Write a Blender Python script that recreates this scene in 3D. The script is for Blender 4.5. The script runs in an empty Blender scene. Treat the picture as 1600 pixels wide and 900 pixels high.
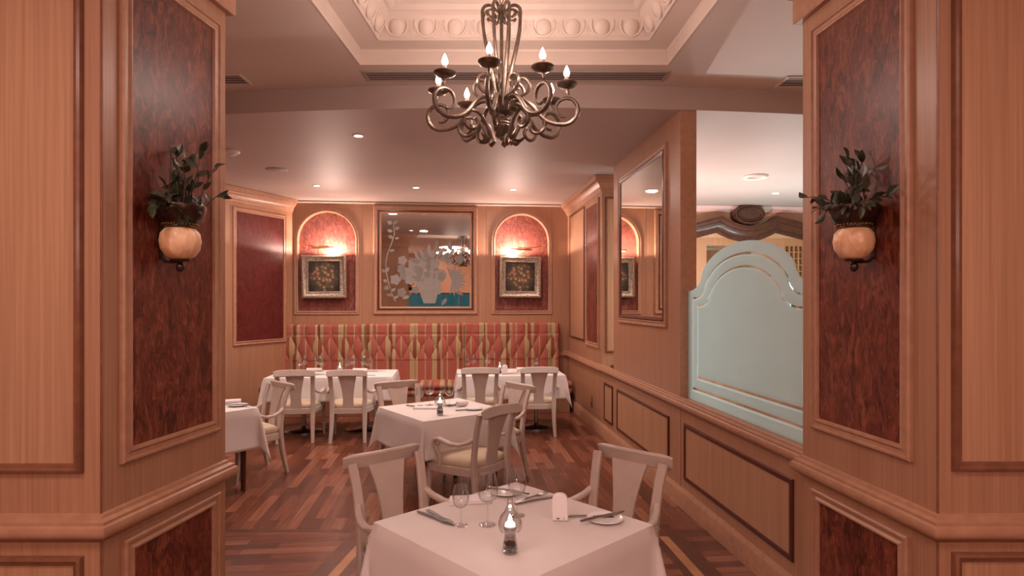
import bpy, math, random
from mathutils import Vector, Matrix
C = bpy.context.scene.collection
PI = math.pi
rnd = random.Random(7)

# ---------------------------------------------------------------- camera, world, exposure
F, H0, EYE = 950.0, 472.0, 1.70
cam_d = bpy.data.cameras.new('camera'); cam = bpy.data.objects.new('camera', cam_d); C.objects.link(cam)
cam.location = (0, 0, EYE); cam.rotation_euler = (PI/2, 0, 0)
cam_d.sensor_width = 36; cam_d.lens = 36*F/1600; cam_d.shift_y = (H0-450)/1600.0
cam_d.clip_start = .05
bpy.context.scene.camera = cam
vs = bpy.context.scene.view_settings
vs.view_transform = 'Standard'; vs.look = 'None'; vs.gamma = 1; vs.use_curve_mapping = False
vs.exposure = 0.08
W = bpy.data.worlds.new('world'); bpy.context.scene.world = W; W.use_nodes = True
W.node_tree.nodes['Background'].inputs[0].default_value = (.05, .45, .55, 1)
W.node_tree.nodes['Background'].inputs[1].default_value = .22
bpy.context.scene.cycles.sample_clamp_indirect = 6
bpy.context.scene.cycles.max_bounces = 8

WARM = (1, .71, .635)
PINK = (1, .70, .60)
def light(kind, loc, energy, color=WARM, size=.1, rot=None, spot=None, blend=.5):
    d = bpy.data.lights.new('light', kind); d.energy = energy; d.color = color
    if kind == 'AREA': d.size = size; d.shape = 'DISK'
    else: d.shadow_soft_size = size
    if kind == 'SPOT': d.spot_size = math.radians(spot); d.spot_blend = blend
    o = bpy.data.objects.new('light', d); C.objects.link(o); o.location = loc
    if rot: o.rotation_euler = rot
    return o
# unseen fill added under the front room ceiling (behind and over the camera)
for x, y, e in ((-1.7, .6, 30), (1.7, .6, 13), (-1.7, -1.9, 30), (1.7, -1.9, 22)):
    light('AREA', (x, y, 3.44), e, WARM, .7)
light('AREA', (0, .2, 3.44), 24, WARM, .8)
light('AREA', (0, -2.0, 3.44), 40, WARM, .9)
# fill points added behind the camera to brighten surfaces facing it
for x in (-2.3, 2.3): light('POINT', (x, -1.6, 2.1), 44, WARM, .12)
# soft, wide discs added to lift the dining room light, no fittings
for x, y, e in ((-3.6, 5.2, 28), (-1.2, 5.9, 19), (-3.2, 7.4, 22), (-1.9, 8.5, 20), (.1, 8.5, 17), (.1, 6.6, 10)):
    light('AREA', (x, y, 3.285), e, (1, .75, .67), .16)
# bar side: lamp behind the partition, cool light over the cabinet, added warm fill
light('POINT', (1.80, 8.2, 1.38), 270, (1, .91, .88), .05)
light('AREA', (3.6, 7.4, 3.2), 150, (.74, .97, 1), .8)
light('AREA', (4.2, 8.3, 1.2), 45, (.45, .95, 1), .6, (PI, 0, 0))
light('POINT', (3.7, 8.3, 2.2), 26, (1, .74, .68), .15)
light('POINT', (2.2, 6.9, 2.0), 16, (1, .80, .74), .1)
light('AREA', (3.2, 5.6, 3.2), 25, (1, .86, .78), .6)

# ---------------------------------------------------------------- frames and pixel helpers
M_ID = Matrix.Identity(4)
c5, s5 = .99503, .0995
M_ROOM = Matrix(((c5, -s5, 0, .916), (s5, c5, 0, 10.0), (0, 0, 1, 0), (0, 0, 0, 1)))
def yr(d): return (d-10.0)/c5                      # depth on the right wall plane -> room y
def rx_px(px):                                      # pixel column on the right wall plane -> room y
    k = (px-800)/F; return yr(1.9207/(k+.1))
def bx_px(px):                                      # pixel column on the back wall plane -> room x
    k = (px-800)/F; return (10*k-.916)/(c5-s5*k)
def bz_px(px, py):
    return EYE+(H0-py)*(10+s5*bx_px(px))/F
def P(px, py, z):                                   # point at height z seen at a pixel
    d = F*(EYE-z)/(py-H0); return ((px-800)/F*d, d)
def world2room(x, y):
    v = M_ROOM.inverted() @ Vector((x, y, 0)); return v.x, v.y

# ---------------------------------------------------------------- materials
def newmat(name):
    m = bpy.data.materials.new(name); m.use_nodes = True
    nt = m.node_tree; b = nt.nodes['Principled BSDF']
    return m, nt, b
def N(nt, t, **kw):
    n = nt.nodes.new(t)
    for k, v in kw.items(): setattr(n, k, v)
    return n
def ramp(nt, stops, interp='LINEAR'):
    r = N(nt, 'ShaderNodeValToRGB'); r.color_ramp.interpolation = interp
    e = r.color_ramp.elements
    while len(e) < len(stops): e.new(.5)
    for i, (p, c) in enumerate(stops):
        e[i].position = p; e[i].color = (*c, 1)
    return r
def plain(name, col, rough=.5, metal=0, spec=.5, var=.06, scale=8, bump=0, bscale=60):
    m, nt, b = newmat(name); L = nt.links.new
    tc = N(nt, 'ShaderNodeTexCoord'); no = N(nt, 'ShaderNodeTexNoise'); no.inputs['Scale'].default_value = scale
    L(tc.outputs['Object'], no.inputs['Vector'])
    r = ramp(nt, [(.3, tuple(c*(1-var) for c in col)), (.7, tuple(min(1, c*(1+var)) for c in col))])
    L(no.outputs['Fac'], r.inputs[0]); L(r.outputs[0], b.inputs['Base Color'])
    b.inputs['Roughness'].default_value = rough; b.inputs['Metallic'].default_value = metal
    b.inputs['Specular IOR Level'].default_value = spec
    if bump:
        n2 = N(nt, 'ShaderNodeTexNoise'); n2.inputs['Scale'].default_value = bscale
        L(tc.outputs['Object'], n2.inputs['Vector'])
        bp = N(nt, 'ShaderNodeBump'); bp.inputs['Strength'].default_value = bump; bp.inputs['Distance'].default_value = .01
        L(n2.outputs['Fac'], bp.inputs['Height']); L(bp.outputs[0], b.inputs['Normal'])
    return m
def wood(name, dark, lite, scale=(95, 95, 1.6), rough=.38, spec=.5):
    m, nt, b = newmat(name); L = nt.links.new
    tc = N(nt, 'ShaderNodeTexCoord'); mp = N(nt, 'ShaderNodeMapping'); mp.inputs['Scale'].default_value = scale
    L(tc.outputs['Object'], mp.inputs[0])
    n1 = N(nt, 'ShaderNodeTexNoise'); n1.inputs['Scale'].default_value = 1; n1.inputs['Detail'].default_value = 6
    L(mp.outputs[0], n1.inputs['Vector'])
    mp2 = N(nt, 'ShaderNodeMapping'); mp2.inputs['Scale'].default_value = tuple(s*.07 for s in scale)
    L(tc.outputs['Object'], mp2.inputs[0])
    n2 = N(nt, 'ShaderNodeTexNoise'); n2.inputs['Scale'].default_value = 1; n2.inputs['Detail'].default_value = 3
    L(mp2.outputs[0], n2.inputs['Vector'])
    mx = N(nt, 'ShaderNodeMath', operation='MULTIPLY_ADD'); mx.inputs[1].default_value = .68
    m2 = N(nt, 'ShaderNodeMath', operation='MULTIPLY'); m2.inputs[1].default_value = .32
    L(n2.outputs['Fac'], m2.inputs[0]); L(n1.outputs['Fac'], mx.inputs[0]); L(m2.outputs[0], mx.inputs[2])
    r = ramp(nt, [(.33, dark), (.67, lite)]); L(mx.outputs[0], r.inputs[0])
    L(r.outputs[0], b.inputs['Base Color'])
    b.inputs['Roughness'].default_value = rough; b.inputs['Specular IOR Level'].default_value = spec
    return m
def burl(name, dark, mid, lite, rough=.22):
    m, nt, b = newmat(name); L = nt.links.new
    tc = N(nt, 'ShaderNodeTexCoord'); mp = N(nt, 'ShaderNodeMapping'); mp.inputs['Scale'].default_value = (9, 9, 4.2)
    L(tc.outputs['Object'], mp.inputs[0])
    w = N(nt, 'ShaderNodeTexNoise'); w.inputs['Scale'].default_value = .8; w.inputs['Detail'].default_value = 3
    L(mp.outputs[0], w.inputs['Vector'])
    mx = N(nt, 'ShaderNodeMix', data_type='VECTOR'); mx.inputs['Factor'].default_value = .35
    L(mp.outputs[0], mx.inputs['A']); 
    sc = N(nt, 'ShaderNodeVectorMath', operation='SCALE'); sc.inputs['Scale'].default_value = 14
    L(w.outputs['Color'], sc.inputs[0]); L(sc.outputs[0], mx.inputs['B'])
    n1 = N(nt, 'ShaderNodeTexNoise'); n1.inputs['Scale'].default_value = 1.6; n1.inputs['Detail'].default_value = 8
    n1.inputs['Roughness'].default_value = .62; n1.inputs['Distortion'].default_value = .8
    L(mx.outputs['Result'], n1.inputs['Vector'])
    r = ramp(nt, [(.33, dark), (.52, mid), (.70, lite)]); L(n1.outputs['Fac'], r.inputs[0])
    fine = N(nt, 'ShaderNodeTexNoise'); mp3 = N(nt, 'ShaderNodeMapping'); mp3.inputs['Scale'].default_value = (120, 120, 18)
    fine.inputs['Scale'].default_value = 1; fine.inputs['Detail'].default_value = 3
    L(tc.outputs['Object'], mp3.inputs[0]); L(mp3.outputs[0], fine.inputs['Vector'])
    r2 = ramp(nt, [(.3, (.72, .72, .72)), (.7, (1.2, 1.2, 1.2))]); L(fine.outputs['Fac'], r2.inputs[0])
    mu = N(nt, 'ShaderNodeMix', data_type='RGBA', blend_type='MULTIPLY'); mu.inputs['Factor'].default_value = 1
    L(r.outputs[0], mu.inputs['A']); L(r2.outputs[0], mu.inputs['B'])
    L(mu.outputs['Result'], b.inputs['Base Color'])
    b.inputs['Roughness'].default_value = rough
    b.inputs['Specular IOR Level'].default_value = .38
    return m
WOOD = wood('pale_anigre_wood', (.33, .165, .094), (.44, .235, .142))
WOODH = wood('pale_wood_moulding', (.36, .185, .11), (.46, .25, .155), scale=(20, 20, 20))
WOODP = wood('pale_wood_panel', (.37, .195, .11), (.50, .285, .17), scale=(80, 80, 1.3))
DARKW = plain('dark_bead_wood', (.085, .022, .014), .3)
MIDW = wood('reddish_wood_moulding', (.16, .065, .035), (.24, .10, .055), scale=(20, 20, 20), rough=.3)
BURL = burl('burl_veneer', (.045, .010, .006), (.16, .036, .020), (.27, .085, .045), rough=.36)
BURLR = burl('red_burl_veneer', (.07, .011, .010), (.12, .020, .018), (.16, .030, .025), rough=.32)
BURLN = burl('niche_burl_veneer', (.13, .032, .024), (.23, .068, .050), (.32, .12, .088), rough=.35)
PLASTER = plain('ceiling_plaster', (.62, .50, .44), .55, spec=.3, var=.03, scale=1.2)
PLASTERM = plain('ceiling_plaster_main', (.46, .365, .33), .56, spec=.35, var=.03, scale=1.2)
CREAM = plain('cream_plaster', (.67, .56, .49), .5, var=.03, scale=4)
CLOTH = plain('white_table_linen', (.70, .64, .61), .9, spec=.1, var=.02, scale=5, bump=.06, bscale=500)
NAPK = plain('white_napkin_linen', (.80, .74, .74), .9, spec=.1, var=.02)
CHAIR = plain('whitewashed_chair_wood', (.50, .40, .345), .42, spec=.4, var=.05, scale=14)
SEATF = plain('khaki_seat_fabric', (.56, .455, .33), .85, spec=.15, var=.05, scale=60)
IRON = plain('antiqued_bronze', (.17, .125, .095), .34, metal=.75, var=.25, scale=30)
STEEL = plain('cutlery_steel', (.30, .29, .285), .28, metal=1, var=.03)
CHROME = plain('polished_pedestal_metal', (.35, .34, .33), .2, metal=1, var=.03)
DARKLEG = plain('dark_table_leg', (.07, .03, .02), .35)
BLACK = plain('slot_black', (.02, .017, .015), .7)
DARKG = plain('grille_grey', (.34, .28, .25), .6)
WHITE = plain('white_fitting', (.75, .70, .66), .45)
CHINA = plain('white_china', (.82, .80, .78), .15)
AMBER = None
BRASS = plain('aged_brass', (.45, .26, .10), .3, metal=1, var=.1)
POTM = plain('dark_bronze_planter', (.045, .022, .014), .28, metal=.5, var=.3, scale=40)
LEAF = plain('dark_green_leaf', (.035, .040, .020), .34, var=.5, scale=25)
STEM = plain('brown_plant_stem', (.05, .022, .014), .6)
SILVER = plain('distressed_silver_frame', (.40, .33, .26), .35, metal=.55, var=.45, scale=45, bump=.4, bscale=60)
CABW = wood('amber_cabinet_wood', (.27, .12, .055), (.40, .19, .09))
PEDIM = wood('dark_carved_mahogany', (.045, .016, .010), (.085, .032, .02), scale=(12, 12, 12), rough=.3)
def emit(name, col, s):
    m, nt, b = newmat(name)
    b.inputs['Base Color'].default_value = (*col, 1); b.inputs['Emission Color'].default_value = (*col, 1)
    b.inputs['Emission Strength'].default_value = s
    return m
BULB = emit('lit_bulb', (1, .86, .74), 22)
SPOTE = emit('lit_downlight', (1, .85, .75), 7)
FLAME = emit('candle_flame', (1, .88, .75), 14)
TUBE = emit('picture_lamp_tube', (1, .80, .66), 10)
SHELFL = emit('backlit_bar_shelf', (.80, 1, .95), 1.6)
def glass(name='clear_glass', tint=(.965, .97, .97), gloss=.075, rough=.03, edge=.95):
    m, nt, b = newmat(name); L = nt.links.new; nt.nodes.remove(b)
    t = N(nt, 'ShaderNodeBsdfTransparent'); t.inputs[0].default_value = (*tint, 1)
    g = N(nt, 'ShaderNodeBsdfGlossy'); g.inputs['Roughness'].default_value = rough
    lw = N(nt, 'ShaderNodeLayerWeight'); lw.inputs['Blend'].default_value = .35
    mr = N(nt, 'ShaderNodeMapRange'); mr.inputs['From Min'].default_value = .22; mr.inputs['To Min'].default_value = gloss; mr.inputs['To Max'].default_value = edge
    L(lw.outputs['Facing'], mr.inputs['Value'])
    mx = N(nt, 'ShaderNodeMixShader'); L(mr.outputs[0], mx.inputs[0]); L(t.outputs[0], mx.inputs[1]); L(g.outputs[0], mx.inputs[2])
    L(mx.outputs[0], nt.nodes['Material Output'].inputs[0])
    return m
GLASS = glass()
HOLD = glass('thick_holder_glass', (.86, .86, .86), .12, .05, .6)
PANE = glass('clear_pane_band', (.88, .93, .92), .05, .03, .45)
def frosted():
    m, nt, b = newmat('frosted_glass'); L = nt.links.new
    b.inputs['Base Color'].default_value = (.64, .75, .74, 1); b.inputs['Roughness'].default_value = .45
    tr = N(nt, 'ShaderNodeBsdfTranslucent'); tr.inputs[0].default_value = (.73, .86, .855, 1)
    tc = N(nt, 'ShaderNodeTexCoord'); no = N(nt, 'ShaderNodeTexNoise'); no.inputs['Scale'].default_value = 5; no.inputs['Detail'].default_value = 5
    L(tc.outputs['Object'], no.inputs['Vector'])
    r = ramp(nt, [(.3, (.58, .69, .68)), (.7, (.67, .77, .76))]); L(no.outputs['Fac'], r.inputs[0]); L(r.outputs[0], b.inputs['Base Color'])
    mx = N(nt, 'ShaderNodeMixShader'); mx.inputs[0].default_value = .62
    L(b.outputs[0], mx.inputs[1]); L(tr.outputs[0], mx.inputs[2]); L(mx.outputs[0], nt.nodes['Material Output'].inputs[0])
    return m
FROST = frosted()
def mirror():
    m, nt, b = newmat('silvered_mirror')
    b.inputs['Base Color'].default_value = (.80, .80, .76, 1); b.inputs['Metallic'].default_value = 1; b.inputs['Roughness'].default_value = .015
    return m
MIRROR = mirror()
ETCH = plain('etched_frosted_pattern', (.27, .25, .23), .7, var=.05, scale=20)
ETCHD = plain('etched_frosted_shading', (.20, .185, .165), .6, var=.05, scale=20)
def amber():
    m, nt, b = newmat('amber_marbled_glass'); L = nt.links.new
    tc = N(nt, 'ShaderNodeTexCoord'); mp = N(nt, 'ShaderNodeMapping'); mp.inputs['Scale'].default_value = (14, 14, 6)
    L(tc.outputs['Object'], mp.inputs[0])
    no = N(nt, 'ShaderNodeTexNoise'); no.inputs['Scale'].default_value = 1; no.inputs['Detail'].default_value = 5; no.inputs['Distortion'].default_value = 1.5
    L(mp.outputs[0], no.inputs['Vector'])
    r = ramp(nt, [(.3, (.62, .31, .15)), (.7, (.95, .66, .42))]); L(no.outputs['Fac'], r.inputs[0]); L(r.outputs[0], b.inputs['Base Color'])
    b.inputs['Roughness'].default_value = .3
    return m
AMBER = amber()
def floor_mat(name, rot):
    m, nt, b = newmat(name); L = nt.links.new
    tc = N(nt, 'ShaderNodeTexCoord'); mp = N(nt, 'ShaderNodeMapping'); mp.inputs['Rotation'].default_value = (0, 0, rot)
    L(tc.outputs['Object'], mp.inputs[0])
    br = N(nt, 'ShaderNodeTexBrick'); br.offset = .37; br.squash = 1
    br.inputs['Color1'].default_value = (0, 0, 0, 1); br.inputs['Color2'].default_value = (1, 1, 1, 1)
    br.inputs['Mortar'].default_value = (.2, .2, .2, 1)
    br.inputs['Scale'].default_value = 1; br.inputs['Mortar Size'].default_value = .0012
    br.inputs['Brick Width'].default_value = .62; br.inputs['Row Height'].default_value = .085
    br.inputs['Bias'].default_value = 0
    L(mp.outputs[0], br.inputs['Vector'])
    r = ramp(nt, [(0, (.095, .029, .017)), (.35, (.14, .046, .026)), (.7, (.185, .064, .036)), (1, (.28, .115, .066))])
    L(br.outputs['Color'], r.inputs[0])
    mp2 = N(nt, 'ShaderNodeMapping'); mp2.inputs['Scale'].default_value = (2.2, 45, 1); L(mp.outputs[0], mp2.inputs[0])
    gn = N(nt, 'ShaderNodeTexNoise'); gn.inputs['Scale'].default_value = 1; gn.inputs['Detail'].default_value = 5; L(mp2.outputs[0], gn.inputs['Vector'])
    r2 = ramp(nt, [(.3, (.70, .66, .64)), (.7, (1.15, 1.15, 1.15))]); L(gn.outputs['Fac'], r2.inputs[0])
    mu = N(nt, 'ShaderNodeMix', data_type='RGBA', blend_type='MULTIPLY'); mu.inputs['Factor'].default_value = 1
    L(r.outputs[0], mu.inputs['A']); L(r2.outputs[0], mu.inputs['B'])
    L(mu.outputs['Result'], b.inputs['Base Color'])
    b.inputs['Roughness'].default_value = .27
    bp = N(nt, 'ShaderNodeBump'); bp.inputs['Strength'].default_value = .25; bp.inputs['Distance'].default_value = .002; bp.invert = True
    L(br.outputs['Fac'], bp.inputs['Height']); L(bp.outputs[0], b.inputs['Normal'])
    return m
FLOORM = floor_mat('parquet_lengthwise', PI/2)
FLOORB = floor_mat('parquet_crosswise', 0)
INLAYL = wood('pale_floor_inlay', (.36, .17, .08), (.46, .24, .12), scale=(8, 8, 8), rough=.3)
INLAYD = wood('dark_floor_inlay', (.07, .025, .014), (.12, .045, .025), scale=(8, 8, 8), rough=.3)
def stripe_mat():
    m, nt, b = newmat('coral_and_khaki_striped_fabric'); L = nt.links.new
    uv = N(nt, 'ShaderNodeUVMap'); sx = N(nt, 'ShaderNodeSeparateXYZ'); L(uv.outputs[0], sx.inputs[0])
    fr = N(nt, 'ShaderNodeMath', operation='FRACT'); dv = N(nt, 'ShaderNodeMath', operation='DIVIDE'); dv.inputs[1].default_value = .52
    L(sx.outputs['X'], dv.inputs[0]); L(dv.outputs[0], fr.inputs[0])
    co, kh, rd = (.37, .108, .078), (.41, .305, .16), (.26, .062, .046)
    r = ramp(nt, [(0, kh), (.17, rd), (.29, kh), (.40, co), (.63, kh), (.67, co), (.98, rd)], 'CONSTANT')
    L(fr.outputs[0], r.inputs[0])
    tc = N(nt, 'ShaderNodeTexCoord'); no = N(nt, 'ShaderNodeTexNoise'); no.inputs['Scale'].default_value = 150; L(tc.outputs['Object'], no.inputs['Vector'])
    r2 = ramp(nt, [(.3, (.85, .85, .85)), (.7, (1.1, 1.1, 1.1))]); L(no.outputs['Fac'], r2.inputs[0])
    mu = N(nt, 'ShaderNodeMix', data_type='RGBA', blend_type='MULTIPLY'); mu.inputs['Factor'].default_value = 1
    L(r.outputs[0], mu.inputs['A']); L(r2.outputs[0], mu.inputs['B']); L(mu.outputs['Result'], b.inputs['Base Color'])
    b.inputs['Roughness'].default_value = .7; b.inputs['Specular IOR Level'].default_value = .25
    return m
STRIPE = stripe_mat()
def painting_mat():
    m, nt, b = newmat('dark_floral_still_life'); L = nt.links.new
    tc = N(nt, 'ShaderNodeTexCoord')
    vo = N(nt, 'ShaderNodeTexVoronoi'); vo.inputs['Scale'].default_value = 17; L(tc.outputs['Object'], vo.inputs['Vector'])
    r = ramp(nt, [(.0, (.62, .42, .30)), (.2, (.48, .25, .16)), (.36, (.26, .12, .07)), (.5, (.10, .09, .05)), (1, (.04, .038, .024))])
    L(vo.outputs['Distance'], r.inputs[0])
    # flowers only in a bouquet-shaped area in the middle of the canvas (UV centred on 0,0)
    uv = N(nt, 'ShaderNodeUVMap'); ln = N(nt, 'ShaderNodeVectorMath', operation='LENGTH')
    L(uv.outputs[0], ln.inputs[0])
    mr = N(nt, 'ShaderNodeMapRange'); mr.inputs['From Min'].default_value = .14; mr.inputs['From Max'].default_value = .24
    L(ln.outputs['Value'], mr.inputs['Value'])
    mx = N(nt, 'ShaderNodeMix', data_type='RGBA'); L(mr.outputs[0], mx.inputs['Factor']); L(r.outputs[0], mx.inputs['A'])
    mx.inputs['B'].default_value = (.022, .017, .013, 1); L(mx.outputs['Result'], b.inputs['Base Color'])
    b.inputs['Roughness'].default_value = .35
    return m
PAINT = painting_mat()

# ---------------------------------------------------------------- mesh helpers
class MB:
    def __init__(s): s.v = []; s.f = []; s.m = []; s.uvf = None
    def add(s, vs, fs, mi=0):
        b = len(s.v); s.v += [tuple(v) for v in vs]; s.f += [tuple(b+i for i in f) for f in fs]; s.m += [mi]*len(fs); return s
    def box(s, x0, x1, y0, y1, z0, z1, mi=0):
        vs = [(x, y, z) for x in (x0, x1) for y in (y0, y1) for z in (z0, z1)]
        return s.add(vs, [(0, 1, 3, 2), (4, 6, 7, 5), (0, 4, 5, 1), (2, 3, 7, 6), (0, 2, 6, 4), (1, 5, 7, 3)], mi)
    def prism(s, poly, z0, z1, mi=0):
        n = len(poly); vs = [(x, y, z0) for x, y in poly]+[(x, y, z1) for x, y in poly]
        fs = [tuple(range(n))[::-1], tuple(range(n, 2*n))]+[(i, (i+1) % n, n+(i+1) % n, n+i) for i in range(n)]
        return s.add(vs, fs, mi)
    def slab(s, poly, place, h0, h1, mi=0):          # polygon in wall coords (u,z) extruded along the wall's normal
        n = len(poly); vs = [place(u, z, h0) for u, z in poly]+[place(u, z, h1) for u, z in poly]
        fs = [tuple(range(n))[::-1], tuple(range(n, 2*n))]+[(i, (i+1) % n, n+(i+1) % n, n+i) for i in range(n)]
        return s.add(vs, fs, mi)
    def lathe(s, prof, seg=24, c=(0, 0, 0), mi=0, flute=0, nf=8, a0=0, a1=2*PI):
        full = abs(a1-a0-2*PI) < 1e-6; vs = []; n = len(prof); k = seg if full else seg+1
        for i in range(k):
            a = a0+(a1-a0)*i/seg; q = 1+flute*abs(math.sin(a*nf/2))
            for r, z in prof: vs.append((c[0]+r*q*math.cos(a), c[1]+r*q*math.sin(a), c[2]+z))
        fs = []
        for i in range(seg):
            j = (i+1) % k
            for t in range(n-1): fs.append((i*n+t, j*n+t, j*n+t+1, i*n+t+1))
        return s.add(vs, fs, mi)
    def tube(s, pts, rad, seg=8, mi=0, cap=True):
        pts = [Vector(p) for p in pts]; n = len(pts)
        rs = rad if isinstance(rad, (list, tuple)) else [rad]*n
        vs = []; up = None
        for i, p in enumerate(pts):
            t = (pts[min(i+1, n-1)]-pts[max(i-1, 0)])
            if t.length < 1e-9: t = Vector((0, 0, 1))
            t.normalize()
            if up is None: up = t.orthogonal().normalized()
            up = (up-t*up.dot(t)); up = up.normalized() if up.length > 1e-6 else t.orthogonal().normalized()
            w = t.cross(up)
            for k in range(seg):
                a = 2*PI*k/seg; vs.append(p+(up*math.cos(a)+w*math.sin(a))*rs[i])
        fs = [(i*seg+k, i*seg+(k+1) % seg, (i+1)*seg+(k+1) % seg, (i+1)*seg+k) for i in range(n-1) for k in range(seg)]
        if cap: fs += [tuple(range(seg))[::-1], tuple((n-1)*seg+k for k in range(seg))]
        return s.add(vs, fs, mi)
    def bar(s, pts, w, h, side=(1, 0, 0), mi=0, ch=.25):   # rounded-rectangle bar; w along side vector, h across
        pts = [Vector(p) for p in pts]; n = len(pts); sd = Vector(side).normalized()
        ws = w if isinstance(w, (list, tuple)) else [w]*n; hs = h if isinstance(h, (list, tuple)) else [h]*n
        vs = []
        for i, p in enumerate(pts):
            t = (pts[min(i+1, n-1)]-pts[max(i-1, 0)]).normalized()
            a = (sd-t*sd.dot(t)).normalized(); b = t.cross(a)
            W2, H2 = ws[i]/2, hs[i]/2; q = min(W2, H2)*ch*2
            for x, y in ((W2, -H2+q), (W2, H2-q), (W2-q, H2), (-W2+q, H2), (-W2, H2-q), (-W2, -H2+q), (-W2+q, -H2), (W2-q, -H2)):
                vs.append(p+a*x+b*y)
        fs = [(i*8+k, i*8+(k+1) % 8, (i+1)*8+(k+1) % 8, (i+1)*8+k) for i in range(n-1) for k in range(8)]
        fs += [tuple(range(8))[::-1], tuple((n-1)*8+k for k in range(8))]
        return s.add(vs, fs, mi)
    def ball(s, c, rx, ry, rz, su=12, sv=8, mi=0, R=None):
        vs = []
        for j in range(sv+1):
            t = PI*j/sv
            for i in range(su):
                a = 2*PI*i/su; p = Vector((rx*math.sin(t)*math.cos(a), ry*math.sin(t)*math.sin(a), rz*math.cos(t)))
                if R: p = R @ p
                vs.append(Vector(c)+p)
        fs = [(j*su+i, (j+1)*su+i, (j+1)*su+(i+1) % su, j*su+(i+1) % su) for j in range(sv) for i in range(su)]
        return s.add(vs, fs, mi)
    def sweep(s, path, prof, place, closed=True, mi=0):    # moulding: path in (u,z), profile (offset inward/left, height)
        n = len(path); k = len(prof); vs = []
        for i, p in enumerate(path):
            a = Vector(path[i-1]) if (closed or i > 0) else None
            c_ = Vector(path[(i+1) % n]) if (closed or i < n-1) else None
            p = Vector(p)
            d1 = (p-a).normalized() if a is not None else None; d2 = (c_-p).normalized() if c_ is not None else None
            if d1 is None: d1 = d2
            if d2 is None: d2 = d1
            n1 = Vector((-d1.y, d1.x)); n2 = Vector((-d2.y, d2.x)); m = n1+n2
            m = m.normalized() if m.length > 1e-6 else n1
            sc = 1/max(.3, m.dot(n1))
            for off, h in prof:
                q = p+m*off*sc; vs.append(place(q.x, q.y, h))
        segs = n if closed else n-1
        fs = []
        for i in range(segs):
            j = (i+1) % n
            for t in range(k-1): fs.append((i*k+t, j*k+t, j*k+t+1, i*k+t+1))
        if not closed:
            fs += [tuple(range(k))[::-1], tuple((n-1)*k+t for t in range(k))]
        return s.add(vs, fs, mi)
def obj(name, mb, mat, parent=None, M=None, label=None, cat=None, group=None, kind=None, ang=35, bevel=0, loc=None, rz=0):
    me = bpy.data.meshes.new(name); me.from_pydata(mb.v, [], mb.f)
    for m in (mat if isinstance(mat, (list, tuple)) else [mat]): me.materials.append(m)
    for p, mi in zip(me.polygons, mb.m): p.material_index = mi; p.use_smooth = ang > 0
    me.update()
    import bmesh
    bm = bmesh.new(); bm.from_mesh(me); bmesh.ops.recalc_face_normals(bm, faces=bm.faces); bm.to_mesh(me); bm.free()
    if ang > 0: me.set_sharp_from_angle(angle=math.radians(ang))
    if mb.uvf:
        ul = me.uv_layers.new(name='UVMap')
        for p in me.polygons:
            cc = p.center
            for li in p.loop_indices:
                ul.data[li].uv = mb.uvf(cc, me.vertices[me.loops[li].vertex_index].co)
    o = bpy.data.objects.new(name, me); C.objects.link(o)
    if parent: o.parent = parent
    if M is not None: o.matrix_world = M
    if loc is not None: o.location = loc; o.rotation_euler = (0, 0, rz)
    tag(o, label, cat, group, kind)
    if bevel:
        bv = o.modifiers.new('bevel', 'BEVEL'); bv.width = bevel; bv.segments = 2; bv.limit_method = 'ANGLE'
    return o
def tag(o, label=None, cat=None, group=None, kind=None):
    for k, v in (('label', label), ('category', cat), ('group', group), ('kind', kind)):
        if v: o[k] = v
    return o
def thing(name, label, cat, loc=(0, 0, 0), rz=0, group=None, M=None):
    o = bpy.data.objects.new(name, None); C.objects.link(o); o.empty_display_size = .1
    if M is not None: o.matrix_world = M
    else: o.location = loc; o.rotation_euler = (0, 0, rz)
    return tag(o, label, cat, group)
KIDS = {}
def dup(root, loc, rz, label=None, group=None):
    def cp(o, par):
        c = o.copy(); C.objects.link(c)
        if par: c.parent = par
        for ch in o.children: cp(ch, c)
        return c
    r = cp(root, None); r.location = loc; r.rotation_euler = (0, 0, rz)
    tag(r, label, None, group)
    return r
def face(o, d, flip=False):                          # wall face: origin, point along, normal to the left (flip: right)
    O = Vector((o[0], o[1])); U = (Vector((d[0], d[1]))-O); L = U.length; U.normalize()
    Nn = Vector((-U.y, U.x));
    if flip: Nn = -Nn
    def place(u, z, h):
        q = O+U*u+Nn*h; return (q.x, q.y, z)
    place.O, place.U, place.L, place.N = O, U, L, Nn
    def upx(px):                                     # where a pixel column meets this face
        k = (px-800)/F; return (k*O.y-O.x)/(U.x-k*U.y)
    def zpx(px, py):
        u = upx(px); y = O.y+U.y*u; return EYE+(H0-py)*y/F
    place.upx, place.zpx = upx, zpx
    return place
def rectpath(u0, u1, z0, z1): return [(u0, z0), (u1, z0), (u1, z1), (u0, z1)]
# moulding profiles: (offset inwards from the outer edge, height off the wall)
PR_L = [(0, 0), (0, .016), (.006, .022), (.014, .022), (.018, .014), (.034, .012), (.044, .020), (.052, .018), (.058, .006), (.058, 0)]
PR_D = [(0, 0), (0, .012), (.004, .020), (.014, .024), (.022, .018), (.030, .016), (.036, .008), (.036, 0)]
PR_T = [(0, 0), (0, .010), (.004, .014), (.022, .014), (.026, .010), (.026, 0)]
def panel(parent, place, u0, u1, z0, z1, burlm=None, prof=PR_L, mm=None, pm=None, bw=None):
    fw = prof[-1][0]
    if burlm or pm:
        b = MB(); b.slab(rectpath(u0+fw*.8, u1-fw*.8, z0+fw*.8, z1-fw*.8), place, -.002, .006)
        obj('burl_panel' if burlm else 'raised_panel', b, burlm or pm, parent, ang=0)
    b = MB(); b.sweep(rectpath(u0, u1, z0, z1), prof, place)
    obj('panel_moulding', b, mm or WOODH, parent, ang=40)
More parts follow.
